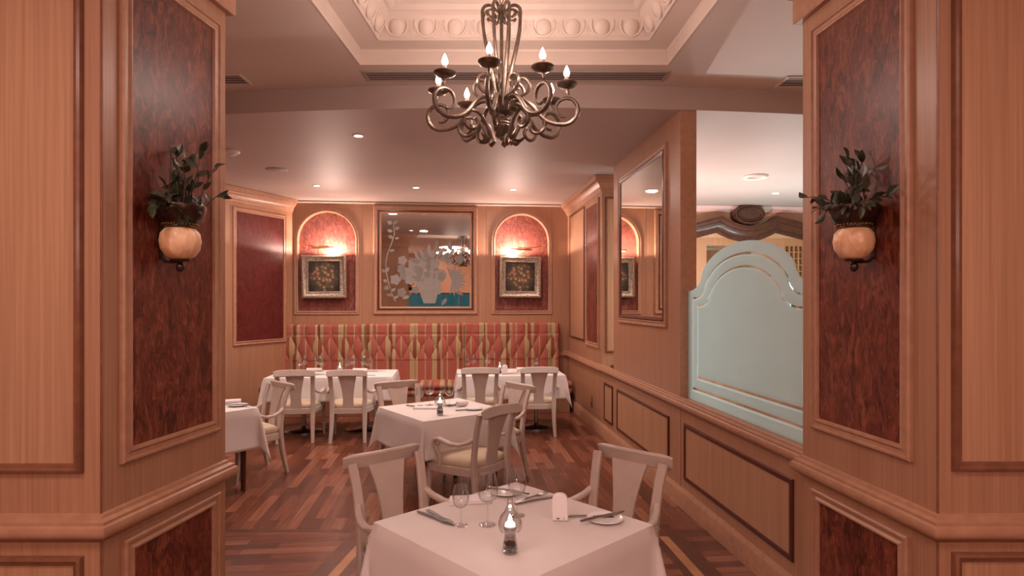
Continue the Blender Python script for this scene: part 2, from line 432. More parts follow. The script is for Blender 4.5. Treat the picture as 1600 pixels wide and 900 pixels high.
def vpath(parent, name, pts, prof, mat, closed=False):     # horizontal moulding along plan points; prof (out, z)
    b = MB(); b.sweep(pts, prof, lambda x, y, h: (x, y, h), closed); return obj(name, b, mat, parent, ang=30)
def hmould(parent, name, pts, prof, mat, side=1):
    # pts in plan; prof list of (out, z). out is to the left of the path when side=1
    b = MB(); n = len(pts); k = len(prof); vs = []
    for i, p in enumerate(pts):
        p = Vector(p); d1 = (p-Vector(pts[i-1])).normalized() if i else None
        d2 = (Vector(pts[i+1])-p).normalized() if i < n-1 else None
        d1 = d1 or d2; d2 = d2 or d1
        n1 = Vector((-d1.y, d1.x)); n2 = Vector((-d2.y, d2.x)); m = (n1+n2).normalized(); sc = 1/max(.3, m.dot(n1))
        for out, z in prof:
            q = p+m*out*side*sc; vs.append((q.x, q.y, z))
    fs = [(i*k+t, (i+1)*k+t, (i+1)*k+t+1, i*k+t+1) for i in range(n-1) for t in range(k-1)]
    fs += [tuple(range(k))[::-1], tuple((n-1)*k+t for t in range(k))]
    b.add(vs, fs); return obj(name, b, mat, parent, ang=32)
RAIL = [(0, .80), (.010, .805), (.016, .815), (.030, .822), (.038, .835), (.040, .850), (.036, .866), (.028, .872), (.028, .884), (.012, .892), (.010, .905), (0, .91)]
RAILP = [(-.01, z-.008) if o == 0 else (o, z-.008) for o, z in RAIL]
BASEP = [(-.01, 0), (.022, 0), (.022, .125), (.016, .140), (.010, .150), (.004, .165), (-.01, .165)]
CROWN = [(-.01, 3.10), (.012, 3.10), (.016, 3.125), (.028, 3.135), (.030, 3.15), (.050, 3.185), (.075, 3.205), (.080, 3.225), (.105, 3.235), (.112, 3.295), (-.01, 3.295)]
CROWNP = [(-.01, 3.172), (.030, 3.172), (.034, 3.178), (.034, 3.30), (.05, 3.31), (.055, 3.34), (.10, 3.40), (.12, 3.44), (.12, 3.485), (-.01, 3.485)]

# ---------------------------------------------------------------- floor
b = MB(); b.prism([(-8, -14), (8, -14), (8, .6), (-8, .6)], -.08, 0)
fl = obj('floor', b, FLOORM, M=M_ROOM, kind='structure', ang=0)
def ft(*pts):
    return [tuple(world2room(x, y)) for x, y in pts]
def flat(name, pts, z0, z1, mat):
    b = MB(); b.prism(ft(*pts), z0, z1); return obj(name, b, mat, fl, ang=0)
Ly = lambda d: -1.115+.11*(d-3.5)      # left inlay line
Ry = lambda d: 1.165-.10*(d-3.5)
flat('floor_border', [(-6, 0), (6, 0), (6, 4.52), (-6, 4.52)], -.001, .002, FLOORB)
flat('floor_inlay_dark', [(-6, 4.49), (6, 4.49), (6, 4.54), (-6, 4.54)], 0, .003, INLAYD)
for s, fn in ((-1, Ly), (1, Ry)):
    flat('floor_inlay_dark', [(fn(1)-.0*s+s*.05, 1), (fn(1)+s*.17, 1), (fn(4.49)+s*.17, 4.49), (fn(4.49)+s*.05, 4.49)], 0, .0032, INLAYD)
    flat('floor_inlay_pale', [(fn(1)-s*.01, 1), (fn(1)+s*.055, 1), (fn(4.4)+s*.055, 4.4), (fn(4.4)-s*.01, 4.4)], 0, .0038, INLAYL)
    flat('floor_inlay_dark', [(fn(1)-s*.07, 1), (fn(1)-s*.01, 1), (fn(4.4)-s*.01, 4.4), (fn(4.4)-s*.07, 4.4)], 0, .0034, INLAYD)

# ---------------------------------------------------------------- ceilings
arc = [(x*.25, 5.0+.03*(x*.25)**2) for x in range(-26, 27)]
b = MB(); b.prism(arc+[(6.5, 12.5), (-6.5, 12.5)], 3.30, 3.56)
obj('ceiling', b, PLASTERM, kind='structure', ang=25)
CO = [(-1.147, 4.58), (1.176, 4.58), (1.262, 2.62), (-1.232, 2.62)]   # coffer opening
b = MB()
zt = 3.49
def quad(p): b.prism(p, zt, zt+.08)
quad([(-6.5, -3.6), (6.5, -3.6), (6.5, 2.62), (-6.5, 2.62)])
quad([(-6.5, 2.62), CO[3], CO[0], (-6.5, 4.58)]); quad([CO[2], (6.5, 2.62), (6.5, 4.58), CO[1]])
far = [(-6.5, 4.58), (6.5, 4.58)]+[(x, y) for x, y in reversed(arc)]; quad(far)
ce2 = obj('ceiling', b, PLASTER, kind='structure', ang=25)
def inset(o):
    return [(CO[0][0]+o, CO[0][1]-o), (CO[1][0]-o, CO[1][1]-o), (CO[2][0]-o, CO[2][1]+o), (CO[3][0]+o, CO[3][1]+o)]
b = MB(); rings = [(-.004, 3.486), (.004, 3.486), (.004, 3.585), (.012, 3.60), (.02, 3.60), (.17, 3.60), (.18, 3.592), (.185, 3.592), (.185, 3.615), (.19, 3.62), (.20, 3.625), (.215, 3.66), (.235, 3.70), (.27, 3.735), (.275, 3.755), (.30, 3.76), (.33, 3.785), (.40, 3.80)]
vs = []; fs = []
for o, z in rings: vs += [(x, y, z) for x, y in inset(o)]
for i in range(len(rings)-1):
    for k in range(4): fs.append((i*4+k, i*4+(k+1) % 4, i*4+4+(k+1) % 4, i*4+4+k))
b.add(vs, fs); b.prism(inset(.39), 3.80, 3.86)
cof = obj('coffer_lining', b, CREAM, ce2, ang=25)
# egg and dart along the four sides
b = MB(); I = inset(.215)
for k in range(4):
    A = Vector(I[k]); B = Vector(I[(k+1) % 4]); Lk = (B-A).length; n = max(2, round(Lk/.2)); U = (B-A).normalized()
    Nn = Vector((U.y, -U.x))   # into the room centre
    if (Vector((0, 3.6))-A).dot(Nn) < 0: Nn = -Nn
    lean = Vector((Nn.x*.45, Nn.y*.45, 1)).normalized(); out = Vector((Nn.x, Nn.y, -.45)).normalized(); U3 = Vector((U.x, U.y, 0))
    R = Matrix((U3, out, lean)).transposed()
    for i in range(n):
        cen = A+U*Lk*(i+.5)/n; c3 = Vector((cen.x, cen.y, 3.675))+lean*.0-out*.002
        b.ball(c3, .060, .034, .068, 14, 8, R=R)
        pts = []
        for t in range(13):
            a = PI*(-.12)+PI*1.24*t/12
            pts.append(c3+U3*math.cos(a)*-.080+lean*(-math.sin(a)*.080+.018)+out*.014)
        b.tube(pts, .009, 6)
        for s in (-1, 1):
            for dx, ht in ((.0, .062), (.011, .05), (.021, .035)):
                q = c3+U3*(Lk/n/2-dx*1)*s+out*.008
                b.tube([q+lean*.05+U3*s*-.006, q, q-lean*ht+U3*s*.002], [.008, .006, .003], 5)
obj('egg_and_dart_moulding', b, CREAM, ce2, ang=50)

# ---------------------------------------------------------------- back wall with niches (room frame, plane y=0)
BK = face((0, 0), (1, 0), True)          # u = room x, normal toward -y (the room)
X0 = -4.62; X1 = 0.0
n1 = (bx_px(465.5), bx_px(556)); n2 = (bx_px(773), bx_px(857))
NZ0 = 1.555
def arch(nx, r_off=0, seg=20):
    cx = (nx[0]+nx[1])/2; r = (nx[1]-nx[0])/2+r_off; zs = 3.13-(nx[1]-nx[0])/2
    return [(cx-r*math.cos(PI*i/seg), zs+r*math.sin(PI*i/seg)) for i in range(seg+1)], zs
b = MB(); T0 = 0; T1 = -.07
xs = [X0, n1[0], n1[1], n2[0], n2[1], X1]
for a_, c_ in ((0, 1), (2, 3), (4, 5)): b.slab(rectpath(xs[a_], xs[c_], 0, 3.3), BK, T1, T0)
for nx in (n1, n2):
    b.slab(rectpath(nx[0], nx[1], 0, NZ0), BK, T1, T0)
    ap, zs = arch(nx)
    b.slab([(nx[0], 3.3)]+[(nx[0], zs)]+ap[1:-1]+[(nx[1], zs), (nx[1], 3.3)], BK, T1, T0)
b.slab(rectpath(X0, X1, 0, 3.3), BK, -.22, -.07)
wb = obj('wall_back', b, WOOD, M=M_ROOM, kind='structure', ang=0)
for nx in (n1, n2):
    b = MB(); b.slab(rectpath(nx[0], nx[1], NZ0, 3.2), BK, -.072, -.062); obj('niche_panel', b, BURLN, wb, ang=0)
    ap, zs = arch(nx, .055)
    path = [(nx[0]-.055, NZ0-.055), (nx[1]+.055, NZ0-.055)]+[(nx[1]+.055, zs)]+[p for p in reversed(ap)][1:-1]+[(nx[0]-.055, zs)]
    b = MB(); b.sweep(path, [(0, 0), (0, .014), (.008, .020), (.03, .016), (.045, .026), (.058, .020), (.060, -.062)], BK)
    obj('niche_moulding', b, WOODH, wb, ang=35)
for px in (462, 566, 760, 862):
    b = MB(); u = bx_px(px); b.slab(rectpath(u-.002, u+.002, .9, 3.26), BK, 0, .0015); obj('panel_seam', b, MIDW, wb, ang=0)
hmould(wb, 'chair_rail', [(0, 0), (X0, 0)], RAILP, WOODH, 1)
hmould(wb, 'lit_gap_strip', [(0, 0), (X0, 0)], [(-.01, 3.262), (.016, 3.262), (.022, 3.272), (.022, 3.286), (-.01, 3.286)], CREAM, 1)  # pale strip stands in for the bright lit gap along the ceiling
# bar-side back wall
b = MB(); b.box(.0, 6.5, .5, .7, 0, 3.3); b.box(-.1, 0, .2, .7, 0, 3.3); wbb = obj('wall_bar_back', b, WOOD, M=M_ROOM, kind='structure', ang=0)

# ---------------------------------------------------------------- left angled wall
LA = (-3.42, 9.56); LB = (-3.42-.384*8.2, 9.56-.9233*8.2)
LW = face(LA, LB, False)
if (Vector((0, 5))-LW.O).dot(LW.N) < 0: LW = face(LA, LB, True)
b = MB(); b.slab(rectpath(.05, LW.L, 0, 3.3), LW, -.22, .0); wl = obj('wall_left', b, WOOD, kind='structure', ang=0)
ua, ub = LW.upx(446.5), LW.upx(366)
panel(wl, LW, ua, ub+.03, LW.zpx(445, 534), 3.03, BURLR)
panel(wl, LW, ub+.35, ub+1.6, 1.10, 3.03, BURLR)
panel(wl, LW, ub+1.9, ub+3.2, 1.10, 3.03, BURLR)
pl = [LW(u, 0, 0)[:2] for u in (.05, 5, LW.L)]
sgn = 1 if Vector((-LW.U.y, LW.U.x)).dot(LW.N) > 0 else -1
hmould(wl, 'crown', pl, CROWN, WOODH, sgn)
hmould(wl, 'baseboard', pl, BASEP, WOODH, sgn)

# ---------------------------------------------------------------- right side: pier, partition, low wall (room frame, plane x=0)
RW = face((0, 0), (0, -1), True)         # u = -room y, normal toward -x
if RW.N.x > 0: RW = face((0, 0), (0, -1), False)
def up(px): return -rx_px(px)
def zp(px, py): return EYE+(H0-py)*(10-c5*up(px))/F
yp = up(941); y_part0 = up(959.5); y_end = up(1064)
b = MB(); b.box(0, .62, -yp, .0, 0, 3.3); wr = obj('wall_right', b, WOOD, M=M_ROOM, kind='structure', ang=0)
panel(wr, RW, up(891.5), up(914), 1.14, 3.08, None, PR_T, DARKW, WOODP)
panel(wr, RW, up(916.5), up(937.5), 1.10, 3.06, BURL)
hmould(wr, 'crown', [(0, 0), (0, -yp), (.62, -yp)], CROWN, WOODH, -1)
hmould(wr, 'chair_rail', [(0, 0), (0, -yp-.04)], RAILP, WOODH, -1)
hmould(wr, 'baseboard', [(0, 0), (0, -yp)], BASEP, WOODH, -1)
PF = face((0, -yp), (.62, -yp), True)
panel(wr, PF, .045, .56, 1.06, 3.04, None, PR_T, MIDW, WOODP)
# socket
t = thing('wall_socket', 'small brown electric socket low on the far right wall', 'socket', M=M_ROOM)
u_s = up(925.5); b = MB(); b.slab(rectpath(u_s-.04, u_s+.04, .27, .42), RW, 0, .008); obj('cover_plate', b, MIDW, t, bevel=.002)
b = MB(); b.slab(rectpath(u_s-.02, u_s+.02, .30, .35), RW, .008, .014); obj('insert', b, DARKW, t, bevel=.002)
# low wall all along + partition above its far half
LT = .13; ynear = -yr(3.12)
b = MB(); b.box(0, LT, -ynear, -yp, 0, .845); wlow = obj('wall_low_right', b, WOOD, M=M_ROOM, kind='structure', ang=0)
hmould(wlow, 'chair_rail', [(0, -yp), (0, -ynear)], RAIL, WOODH, -1)
hmould(wlow, 'chair_rail', [(LT, -ynear), (LT, -yp)], RAIL, WOODH, -1)
b = MB(); b.box(-.012, LT+.012, -ynear, -y_end, .845, .902); obj('cap_board', b, WOODH, wlow, bevel=.008)
hmould(wlow, 'baseboard', [(0, -yp), (0, -ynear)], BASEP, WOODH, -1)
panel(wlow, RW, up(945.5), up(958.5), .235, .70, None, PR_T, DARKW, WOODP)
panel(wlow, RW, up(965.5), up(1047), .235, .70, None, PR_T, DARKW, WOODP)
panel(wlow, RW, up(1071), up(1242), .245, .708, None, [(a*1.25, h) for a, h in PR_T], DARKW, WOODP)
b = MB(); b.box(0, LT, -y_end, -y_part0, .845, 3.31); wpa = obj('wall_partition', b, WOOD, M=M_ROOM, kind='structure', ang=0)
b = MB(); b.box(-.006, LT+.006, -y_end-.012, -y_end+.03, .0, 3.302); obj('end_post', b, WOODH, wpa, bevel=.004)
# partition mirror
m = thing('wall_mirror', 'tall clear mirror in a dark bead frame on the wooden partition', 'mirror', M=M_ROOM)
um0, um1 = up(971.5), up(1038.5)
b = MB(); b.slab(rectpath(um0, um1, 1.556, 3.035), RW, .001, .008); obj('mirror_glass', b, MIRROR, m, ang=0)
b = MB(); b.sweep(rectpath(um0-.03, um1+.03, 1.526, 3.065), PR_D, RW); obj('inner_bead', b, DARKW, m, ang=40)
b = MB(); b.sweep(rectpath(um0-.085, um1+.085, 1.47, 3.12), PR_L, RW); obj('outer_moulding', b, WOODH, m, ang=40)

# ---------------------------------------------------------------- frosted glass screen on the low wall
gs = thing('glass_screen', 'frosted pale green glass screen with arched top on the low wall', 'glass screen', M=M_ROOM)
GL0, GL1 = y_end+.012, -yr(3.22)
gc = (GL0+GL1)/2; hw = (GL1-GL0)/2
def contour(o):
    # outline inset by o, anticlockwise in (u,z): flat ends, concave shoulders, arched middle
    sx, sz = hw-o, 1.79-.62*o; kx, kz = .65-.72*o, 1.925-.86*o; tz = 2.115-.88*o
    right = [(sx, sz)]
    for i in range(1, 9):
        a = PI/2*i/8; right.append((sx-.02-(sx-.02-kx)*math.sin(a), kz-(kz-sz)*math.cos(a)))
    m = 14
    for i in range(1, m):
        x = kx*(1-i/m); right.append((x, kz+(tz-kz)*(math.sqrt(max(0, 1-(x/kx*.93)**2))-math.sqrt(1-.93**2))/(1-math.sqrt(1-.93**2))))
    pts = [(gc-sx, .90+o), (gc+sx, .90+o)]+[(gc+x, z) for x, z in right]+[(gc, tz)]+[(gc-x, z) for x, z in reversed(right)]
    return pts
offs = [0, .085, .105, .185, .205]
b = MB(); cs = [contour(o) for o in offs]; n = len(cs[0])
def gplace(u, z, h): q = RW(u, z, 0); return (q[0]+LT/2+h, q[1], z)
for j in range(4):
    for h in (-.005, .005):
        A = [gplace(u, z, h) for u, z in cs[j]]; B = [gplace(u, z, h) for u, z in cs[j+1]]
        b.add(A+B, [(i, (i+1) % n, n+(i+1) % n, n+i) for i in range(n)], 1 if j in (1, 3) else 0)
for h in (-.005, .005): b.add([gplace(u, z, h) for u, z in cs[4]], [tuple(range(n))], 0)
A = [gplace(u, z, -.005) for u, z in cs[0]]; B = [gplace(u, z, .005) for u, z in cs[0]]
b.add(A+B, [(i, (i+1) % n, n+(i+1) % n, n+i) for i in range(n)], 0)
obj('glass_pane', b, [FROST, PANE], gs, ang=0)

# ---------------------------------------------------------------- front pillars
def pillar(side):
    if side < 0: a, c_ = (-1.56, 2.31), (-1.462, 3.1); xo, xs = -6.3, -2.6
    else: a, c_ = (1.617, 2.31), (1.531, 3.2); xo, xs = 6.3, 2.6
    b = MB(); b.prism([a, c_, (xo, c_[1]), (xo, 2.31)], 0, 3.49)
    w = obj('wall_front_left' if side < 0 else 'wall_front_right', b, WOOD, kind='structure', ang=0)
    DF = face(a, c_, side < 0); FF = face(a, (xo, 2.31), side > 0)
    if DF.N.x*side > 0: DF = face(a, c_, side > 0)
    if FF.N.y > 0: FF = face(a, (xo, 2.31), side < 0)
    if side < 0:
        u0, u1 = DF.upx(186), DF.upx(341); uf, ubot, utop = FF.upx(131.5), 738, 868
    else:
        u0, u1 = DF.upx(1427), DF.upx(1271); uf, ubot, utop = FF.upx(1486), 735, 862
    panel(w, DF, u0, u1, 1.06, 3.09, BURL)
    panel(w, DF, u0+.012, u1-.005, .22, .755, BURL)
    zb = EYE+(H0-ubot)*2.31/F; zt = EYE+(H0-utop)*2.31/F
    panel(w, FF, uf, uf+1.05, zb, 3.09, None, [(q*1.0, h) for q, h in PR_D], MIDW, WOODP)
    panel(w, FF, uf, uf+1.05, .22, zt, None, [(q*1.0, h) for q, h in PR_D], MIDW, WOODP)
    pts = [(xo, 2.31), a, c_, (xo, c_[1])]
    sg = 1 if side > 0 else -1
    RP = [(o*1.15, z-.012) for o, z in RAIL]
    hmould(w, 'chair_rail', pts, RP, WOODH, sg)
    hmould(w, 'crown', pts, CROWNP, WOODH, sg)
    hmould(w, 'baseboard', pts, BASEP, WOODH, sg)
    b = MB(); bb = [(p[0], p[1]) for p in (a,)]
    b.tube([(a[0], a[1], .17), (a[0], a[1], 3.18)], .0045, 6); obj('corner_bead', b, MIDW, w)
    return w, DF
wfl, DFL = pillar(-1); wfr, DFR = pillar(1)
# front room shell behind the camera
b = MB(); b.box(-2.72, -2.6, -3.3, 2.31, 0, 3.49); wsl = obj('wall_side_left', b, WOOD, kind='structure', ang=0)
b = MB(); b.box(2.6, 2.72, -3.3, 2.31, 0, 3.49); wsr = obj('wall_side_right', b, WOOD, kind='structure', ang=0)
b = MB()
b.box(-2.72, -1.5, -3.42, -3.3, 0, 3.49); b.box(1.8, 2.72, -3.42, -3.3, 0, 3.49); b.box(-1.5, 1.8, -3.42, -3.3, 0, .9); b.box(-1.5, 1.8, -3.42, -3.3, 2.05, 3.49)
wrr = obj('wall_rear', b, WOOD, kind='structure', ang=0)
RF = face((-2.6, -3.3), (2.6, -3.3), False)
if RF.N.y < 0: RF = face((-2.6, -3.3), (2.6, -3.3), True)
panel(wrr, RF, .2, .9, 1.06, 3.05, None, PR_D, DARKW)
for pf, w in ((face((-2.6, -3.2), (-2.6, 2.2), True), wsl), (face((2.6, -3.2), (2.6, 2.2), False), wsr)):
    for k in range(3): panel(w, pf, .3+k*1.75, 1.75+k*1.75, 1.06, 3.05, None, PR_D, MIDW, WOODP)
b = MB()
for x in (-1.5, -.42, .68, 1.76): b.box(x, x+.04, -3.38, -3.34, .9, 2.05)
b.box(-1.5, 1.8, -3.38, -3.34, .9, .94); b.box(-1.5, 1.8, -3.38, -3.34, 2.01, 2.05)
wn = obj('window_1', b, DARKW, kind='structure'); b = MB(); b.box(-1.46, 1.76, -3.365, -3.36, .94, 2.01); obj('window_pane', b, GLASS, wn, ang=0)
# outer shell of dining room and bar
b = MB(); b.box(-6.5, -6.3, 2.3, 12.0, 0, 3.3); obj('wall_far_left', b, WOOD, kind='structure', ang=0)
b = MB(); b.box(6.3, 6.5, 2.3, 12.0, 0, 3.3); obj('wall_bar_right', b, WOOD, kind='structure', ang=0)
b = MB(); b.box(-6.5, -3.0, 10.2, 10.4, 0, 3.3); obj('wall_back_outer', b, WOOD, kind='structure', ang=0)

# ---------------------------------------------------------------- etched mirror on the back wall
m = thing('etched_mirror', 'square etched mirror with frosted flower vase pattern above the banquette', 'mirror', M=M_ROOM)
e0, e1 = bx_px(596), bx_px(734); ez0, ez1 = bz_px(665, 479), bz_px(665, 335)
b = MB(); b.slab(rectpath(e0, e1, ez0, ez1), BK, .001, .010); obj('mirror_glass', b, MIRROR, m, ang=0)
b = MB(); b.sweep(rectpath(e0-.035, e1+.035, ez0-.035, ez1+.035), PR_D, BK); obj('inner_frame', b, WOODH, m, ang=40)
b = MB(); b.sweep(rectpath(e0-.062, e1+.062, ez0-.062, ez1+.062), PR_T, BK); obj('dark_bead', b, DARKW, m, ang=40)
b = MB(); b.sweep(rectpath(e0-.125, e1+.125, ez0-.125, ez1+.125), [(0, 0), (0, .02), (.01, .03), (.03, .03), (.045, .022), (.062, .03), (.066, .02), (.066, 0)], BK); obj('outer_frame', b, WOODH, m, ang=40)
def mp(px, py): return bx_px(px), bz_px(px, py)
b = MB()
layer = [0]
def blob(pts):
    layer[0] += 1
    b.slab([mp(*p) for p in pts], BK, .0100, .0105+layer[0]*.00008, layer[0] % 2)
def leafp(x, y, L_, w, a):
    ca, sa = math.cos(a), math.sin(a); pts = []
    for t, q in ((0, 0), (.2, .7), (.45, 1), (.75, .65), (1, 0), (.75, -.65), (.45, -1), (.2, -.7)):
        dx, dy = t*L_, q*w; pts.append((x+dx*ca-dy*sa, y+dx*sa+dy*ca))
    blob(pts)
def disc(x, y, r, lobes=0):
    blob([(x+r*(1+.14*math.cos(lobes*a))*math.cos(a), y+r*(1+.14*math.cos(lobes*a))*math.sin(a)) for a in [2*PI*i/20 for i in range(20)]])
def zc(z, k): return z/k
stem = [(615, 350), (616.5, 365), (612, 380), (606, 395), (603, 410), (603.5, 425), (608, 445), (613, 460), (618, 471)]
for (xa, ya), (xb, yb) in zip(stem, stem[1:]):
    blob([(xa-.9, ya), (xa+.9, ya), (xb+.9, yb), (xb-.9, yb)])
for x, y, L_, w, a in ((614, 350, 9, 3, -.6), (613, 350, 9, 3.5, 3.6), (617, 358, 8, 3, -.3), (614, 362, 10, 2.6, 3.4), (615, 372, 10, 2.8, 3.5), (617, 373, 7, 2, -.2),
                       (608, 392, 9, 2.4, -.1), (603, 425, 9, 3, -1), (603, 425, 8, 2.6, 3.6), (605, 440, 7, 2.6, 3.5), (607, 447, 8, 2.8, 2.6), (612, 455, 8, 2.5, -.6),
                       (609, 450, 10, 2.4, 3.0), (615, 466, 9, 2.4, -.4), (615, 461, 12, 2.5, 3.2)): leafp(x, y, L_, w, a)
for x, y, r in ((629, 407, 7), (628, 420, 7), (618, 437, 8), (632, 430, 8), (641, 437, 8), (628, 457, 7), (646, 412, 8), (718, 405, 7), (640, 424, 7), (652, 428, 9), (664, 412, 9), (675, 420, 9)): disc(x, y, r, 5)
RE = random.Random(21)
for i in range(42):      # overlapping blossoms of the bouquet
    a_ = RE.uniform(0, 6.28); q = RE.uniform(0, 1)**.5
    disc(668+25*q*math.cos(a_), 434+29*q*math.sin(a_), RE.uniform(4.5, 7.5), 5)
blob([(656, 440), (690, 440), (684, 460), (680, 474), (662, 474), (657, 460)])
for i in range(34):      # fringed leaves and buds over the bouquet
    a_ = RE.uniform(-2.9, -.2); leafp(676+22*math.cos(a_), 415+10*math.sin(a_), RE.uniform(10, 20), RE.uniform(1.2, 3), a_+RE.uniform(-.3, .3))
for i in range(26):      # shell-like drapery at the right
    a_ = -1.9+3.6*i/25; leafp(706, 438, 24+3*math.sin(i*2), 1.3, a_)
for x, y, L_, w, a in ((663, 404, 22, 3, -1.2), (671, 402, 22, 3, -1.6), (680, 398, 24, 2.5, -1.45), (684, 400, 18, 3, -.9), (692, 404, 20, 3, -.5), (700, 404, 20, 3, -1.0), (704, 392, 16, 4, -1.7),
                       (655, 408, 18, 3, -2.0), (698, 466, 14, 3, 2.2), (640, 462, 12, 3, 2.7), (712, 455, 14, 2.5, .5)): leafp(x, y, L_, w, a)
obj('etched_flowers', b, [ETCH, ETCHD], m, ang=0)

# ---------------------------------------------------------------- paintings + picture lamps in the niches
def picture(px0, px1, py0, py1, label, lab2, side, tilt):
    x0, x1 = bx_px(px0), bx_px(px1); z1 = bz_px(px0, py0); z0 = z1-(x1-x0)*.985
    cx, cz = (x0+x1)/2, (z0+z1)/2
    t = thing('framed_painting', label, 'painting', M=M_ROOM @ Matrix.Translation((cx, -.018, cz)) @ Matrix.Rotation(tilt, 4, 'Y'), group='paintings in the two niches')
    w, h = (x1-x0)/2, (z1-z0)/2
    def pl(u, z, hh): return (u, -hh, z)
    b = MB(); b.sweep(rectpath(-w, w, -h, h), [(0, 0), (0, .030), (.012, .046), (.03, .050), (.05, .036), (.075, .030), (.088, .038), (.10, .034), (.108, .022), (.108, 0)], pl)
    obj('picture_frame', b, SILVER, t, ang=35)
    b = MB(); b.slab(rectpath(-w+.04, w-.04, -h+.04, h-.04), pl, -.078, .004); obj('backing_box', b, DARKW, t, ang=0)
    b = MB(); b.slab(rectpath(-w+.1, w-.1, -h+.1, h-.1), pl, .004, .014); b.uvf = lambda c, v: (v.x, v.z*.85+.01)
    obj('canvas', b, PAINT, t, ang=0)
    # lamp
    lx = cx+(.02 if side > 0 else -.02)
    l = thing('picture_lamp', lab2, 'picture lamp', M=M_ROOM @ Matrix.Translation((cx, 0, z1)), group='brass lamps over the two paintings')
    b = MB(); b.tube([(-.17, -.155, .105), (.17, -.155, .105+.006*side)], .015, 12); obj('lamp_hood', b, BRASS, l)
    b = MB(); b.tube([(-.06, -.150, .130), (.09, -.150, .132)], .006, 8); obj('hood_rib', b, BRASS, l)
    b = MB(); s = side
    b.tube([(-.04*s, -.155, .11), (-.22*s, -.08, .145), (-.42*s, .045, .19)], .006, 8); b.tube([(-.06*s, -.155, .10), (-.09*s, -.07, .05), (-.09*s, .0, .0)], .005, 8)
    obj('lamp_arm', b, BRASS, l)
    b = MB(); b.tube([(.06*s, -.134, .092), (.155*s, -.134, .093)], .007, 8); obj('lamp_tube', b, TUBE, l)
    q = M_ROOM @ Vector((cx+.13*s, -.105, z1+.012)); light('SPOT', q, 78, (1, .72, .60), .05, (PI, 0, 0), 178, .04)
    q = M_ROOM @ Vector((cx+.08*s, .0, z1+.05)); light('POINT', q, 3, (1, .72, .60), .02)
picture(472, 542, 398.5, 466, 'floral still life in a silver frame in the niche left of the etched mirror', 'lit brass picture lamp over the painting left of the mirror', 1, -.01)
picture(780, 845, 400.5, 465, 'floral still life in a silver frame in the niche right of the etched mirror', 'lit brass picture lamp over the painting right of the mirror', -1, .012)

# ---------------------------------------------------------------- banquette
bq = thing('banquette', 'long tufted banquette in coral and khaki stripes along the back wall', 'banquette', M=M_ROOM)
BY = -.10
BTN = MB().ball((0, 0, 0), .013, .008, .013, 8, 6); BTNM = plain('button_fabric', (.12, .03, .02), .8); BTNO = []
def backrest(xa, xb, ncol, ztop):
    w = xb-xa; s = w/(ncol+.1); x_off = xa+.05*s+s/2
    rows = [1.178, .98, .785]; dz = .197
    def cell(u, z):
        q = (u-x_off)/s
        if z > rows[0] : i = math.floor(q); return i+.5, 0
        if z < rows[2]: i = math.floor(q); return i+.5, 0
        r = (z-rows[2])/dz             # 0..2
        a = q+r/1.0*.5; c_ = q-r/1.0*.5
        ia, ic = math.floor(a), math.floor(c_)
        return (ia+ic+1)/2, ia-ic
    def puff(u, z):
        q = (u-x_off)/s
        if z >= rows[0]: v = abs(math.sin(PI*q)); p = v**.6*.034; top = (ztop-z)/.06; return p*min(1, (z-rows[0])/.05*.5+.5)
        if z <= rows[2]: v = abs(math.sin(PI*q)); return v**.6*.030
        r = (z-rows[2])/dz; a = q+r*.5; c_ = q-r*.5
        return (abs(math.sin(PI*a))*abs(math.sin(PI*c_)))**.33*.040
    nu = max(8, int(w/.0115)); zs = [.46+i*.0125 for i in range(int((ztop-.46)/.0125)+1)]
    b = MB(); vs = []
    for z in zs:
        for i in range(nu+1):
            u = xa+w*i/nu; e = min((u-xa), (xb-u))/.02; e = min(1, max(0, e))**.5
            t_ = max(0, (z-(ztop-.05))/.05); roll = .04*(1-math.sqrt(max(0, 1-t_*t_)))
            vs.append((u, BY-.012-(puff(u, z)*e+.012*e)+roll-(1.4-z)*.04, z))
    base = [(xa+w*i/nu, 0, ztop-.004) for i in range(nu+1)]; low = [(xa+w*i/nu, 0, .46) for i in range(nu+1)]
    k = nu+1; m_ = len(zs)
    fs = [(j*k+i, j*k+i+1, (j+1)*k+i+1, (j+1)*k+i) for j in range(m_-1) for i in range(nu)]
    vs += base; fs += [((m_-1)*k+i, (m_-1)*k+i+1, m_*k+i+1, m_*k+i) for i in range(nu)]
    vs += low
    fs += [tuple([j*k for j in range(m_)]+[m_*k, (m_+1)*k]), tuple([j*k+nu for j in range(m_)][::-1]+[(m_+1)*k+nu, m_*k+nu])]
    b.add(vs, fs)
    def uvf(c, v):
        ci, kk = cell(c.x, c.z); uc = x_off+ci*s
        return (uc*1.42+(v.x-uc)*1.12, v.z)
    b.uvf = uvf
    o = obj('backrest', b, STRIPE, bq, ang=80)
    bb = MB()
    for r, z in enumerate(rows):
        sh = .5 if r == 1 else 0
        for i in range(-1, ncol+1):
            u = x_off+(i+sh)*s
            if xa+.03 < u < xb-.03:
                q = obj('tufting_button', BTN, BTNM, o) if not BTNO else BTNO[0].copy()
                if BTNO: C.objects.link(q); q.parent = o
                BTNO.append(q); q.location = (u, BY-.022-(1.4-z)*.04, z)
bqL = bx_px(446); bqm1 = bx_px(572.5); bqm2 = bx_px(725); bqR = bx_px(871.5)
backrest(bqL, bqm1, 6, 1.355); backrest(bqm1, bqm2, 7, 1.362); backrest(bqm2, bqR, 7, 1.372)
sxL, sxR = bqL-.42, bqR+.10
la_, lb_ = world2room(*LA), world2room(*LB)
def wall_x(y): return la_[0]+(lb_[0]-la_[0])*(y-la_[1])/(lb_[1]-la_[1])+.012
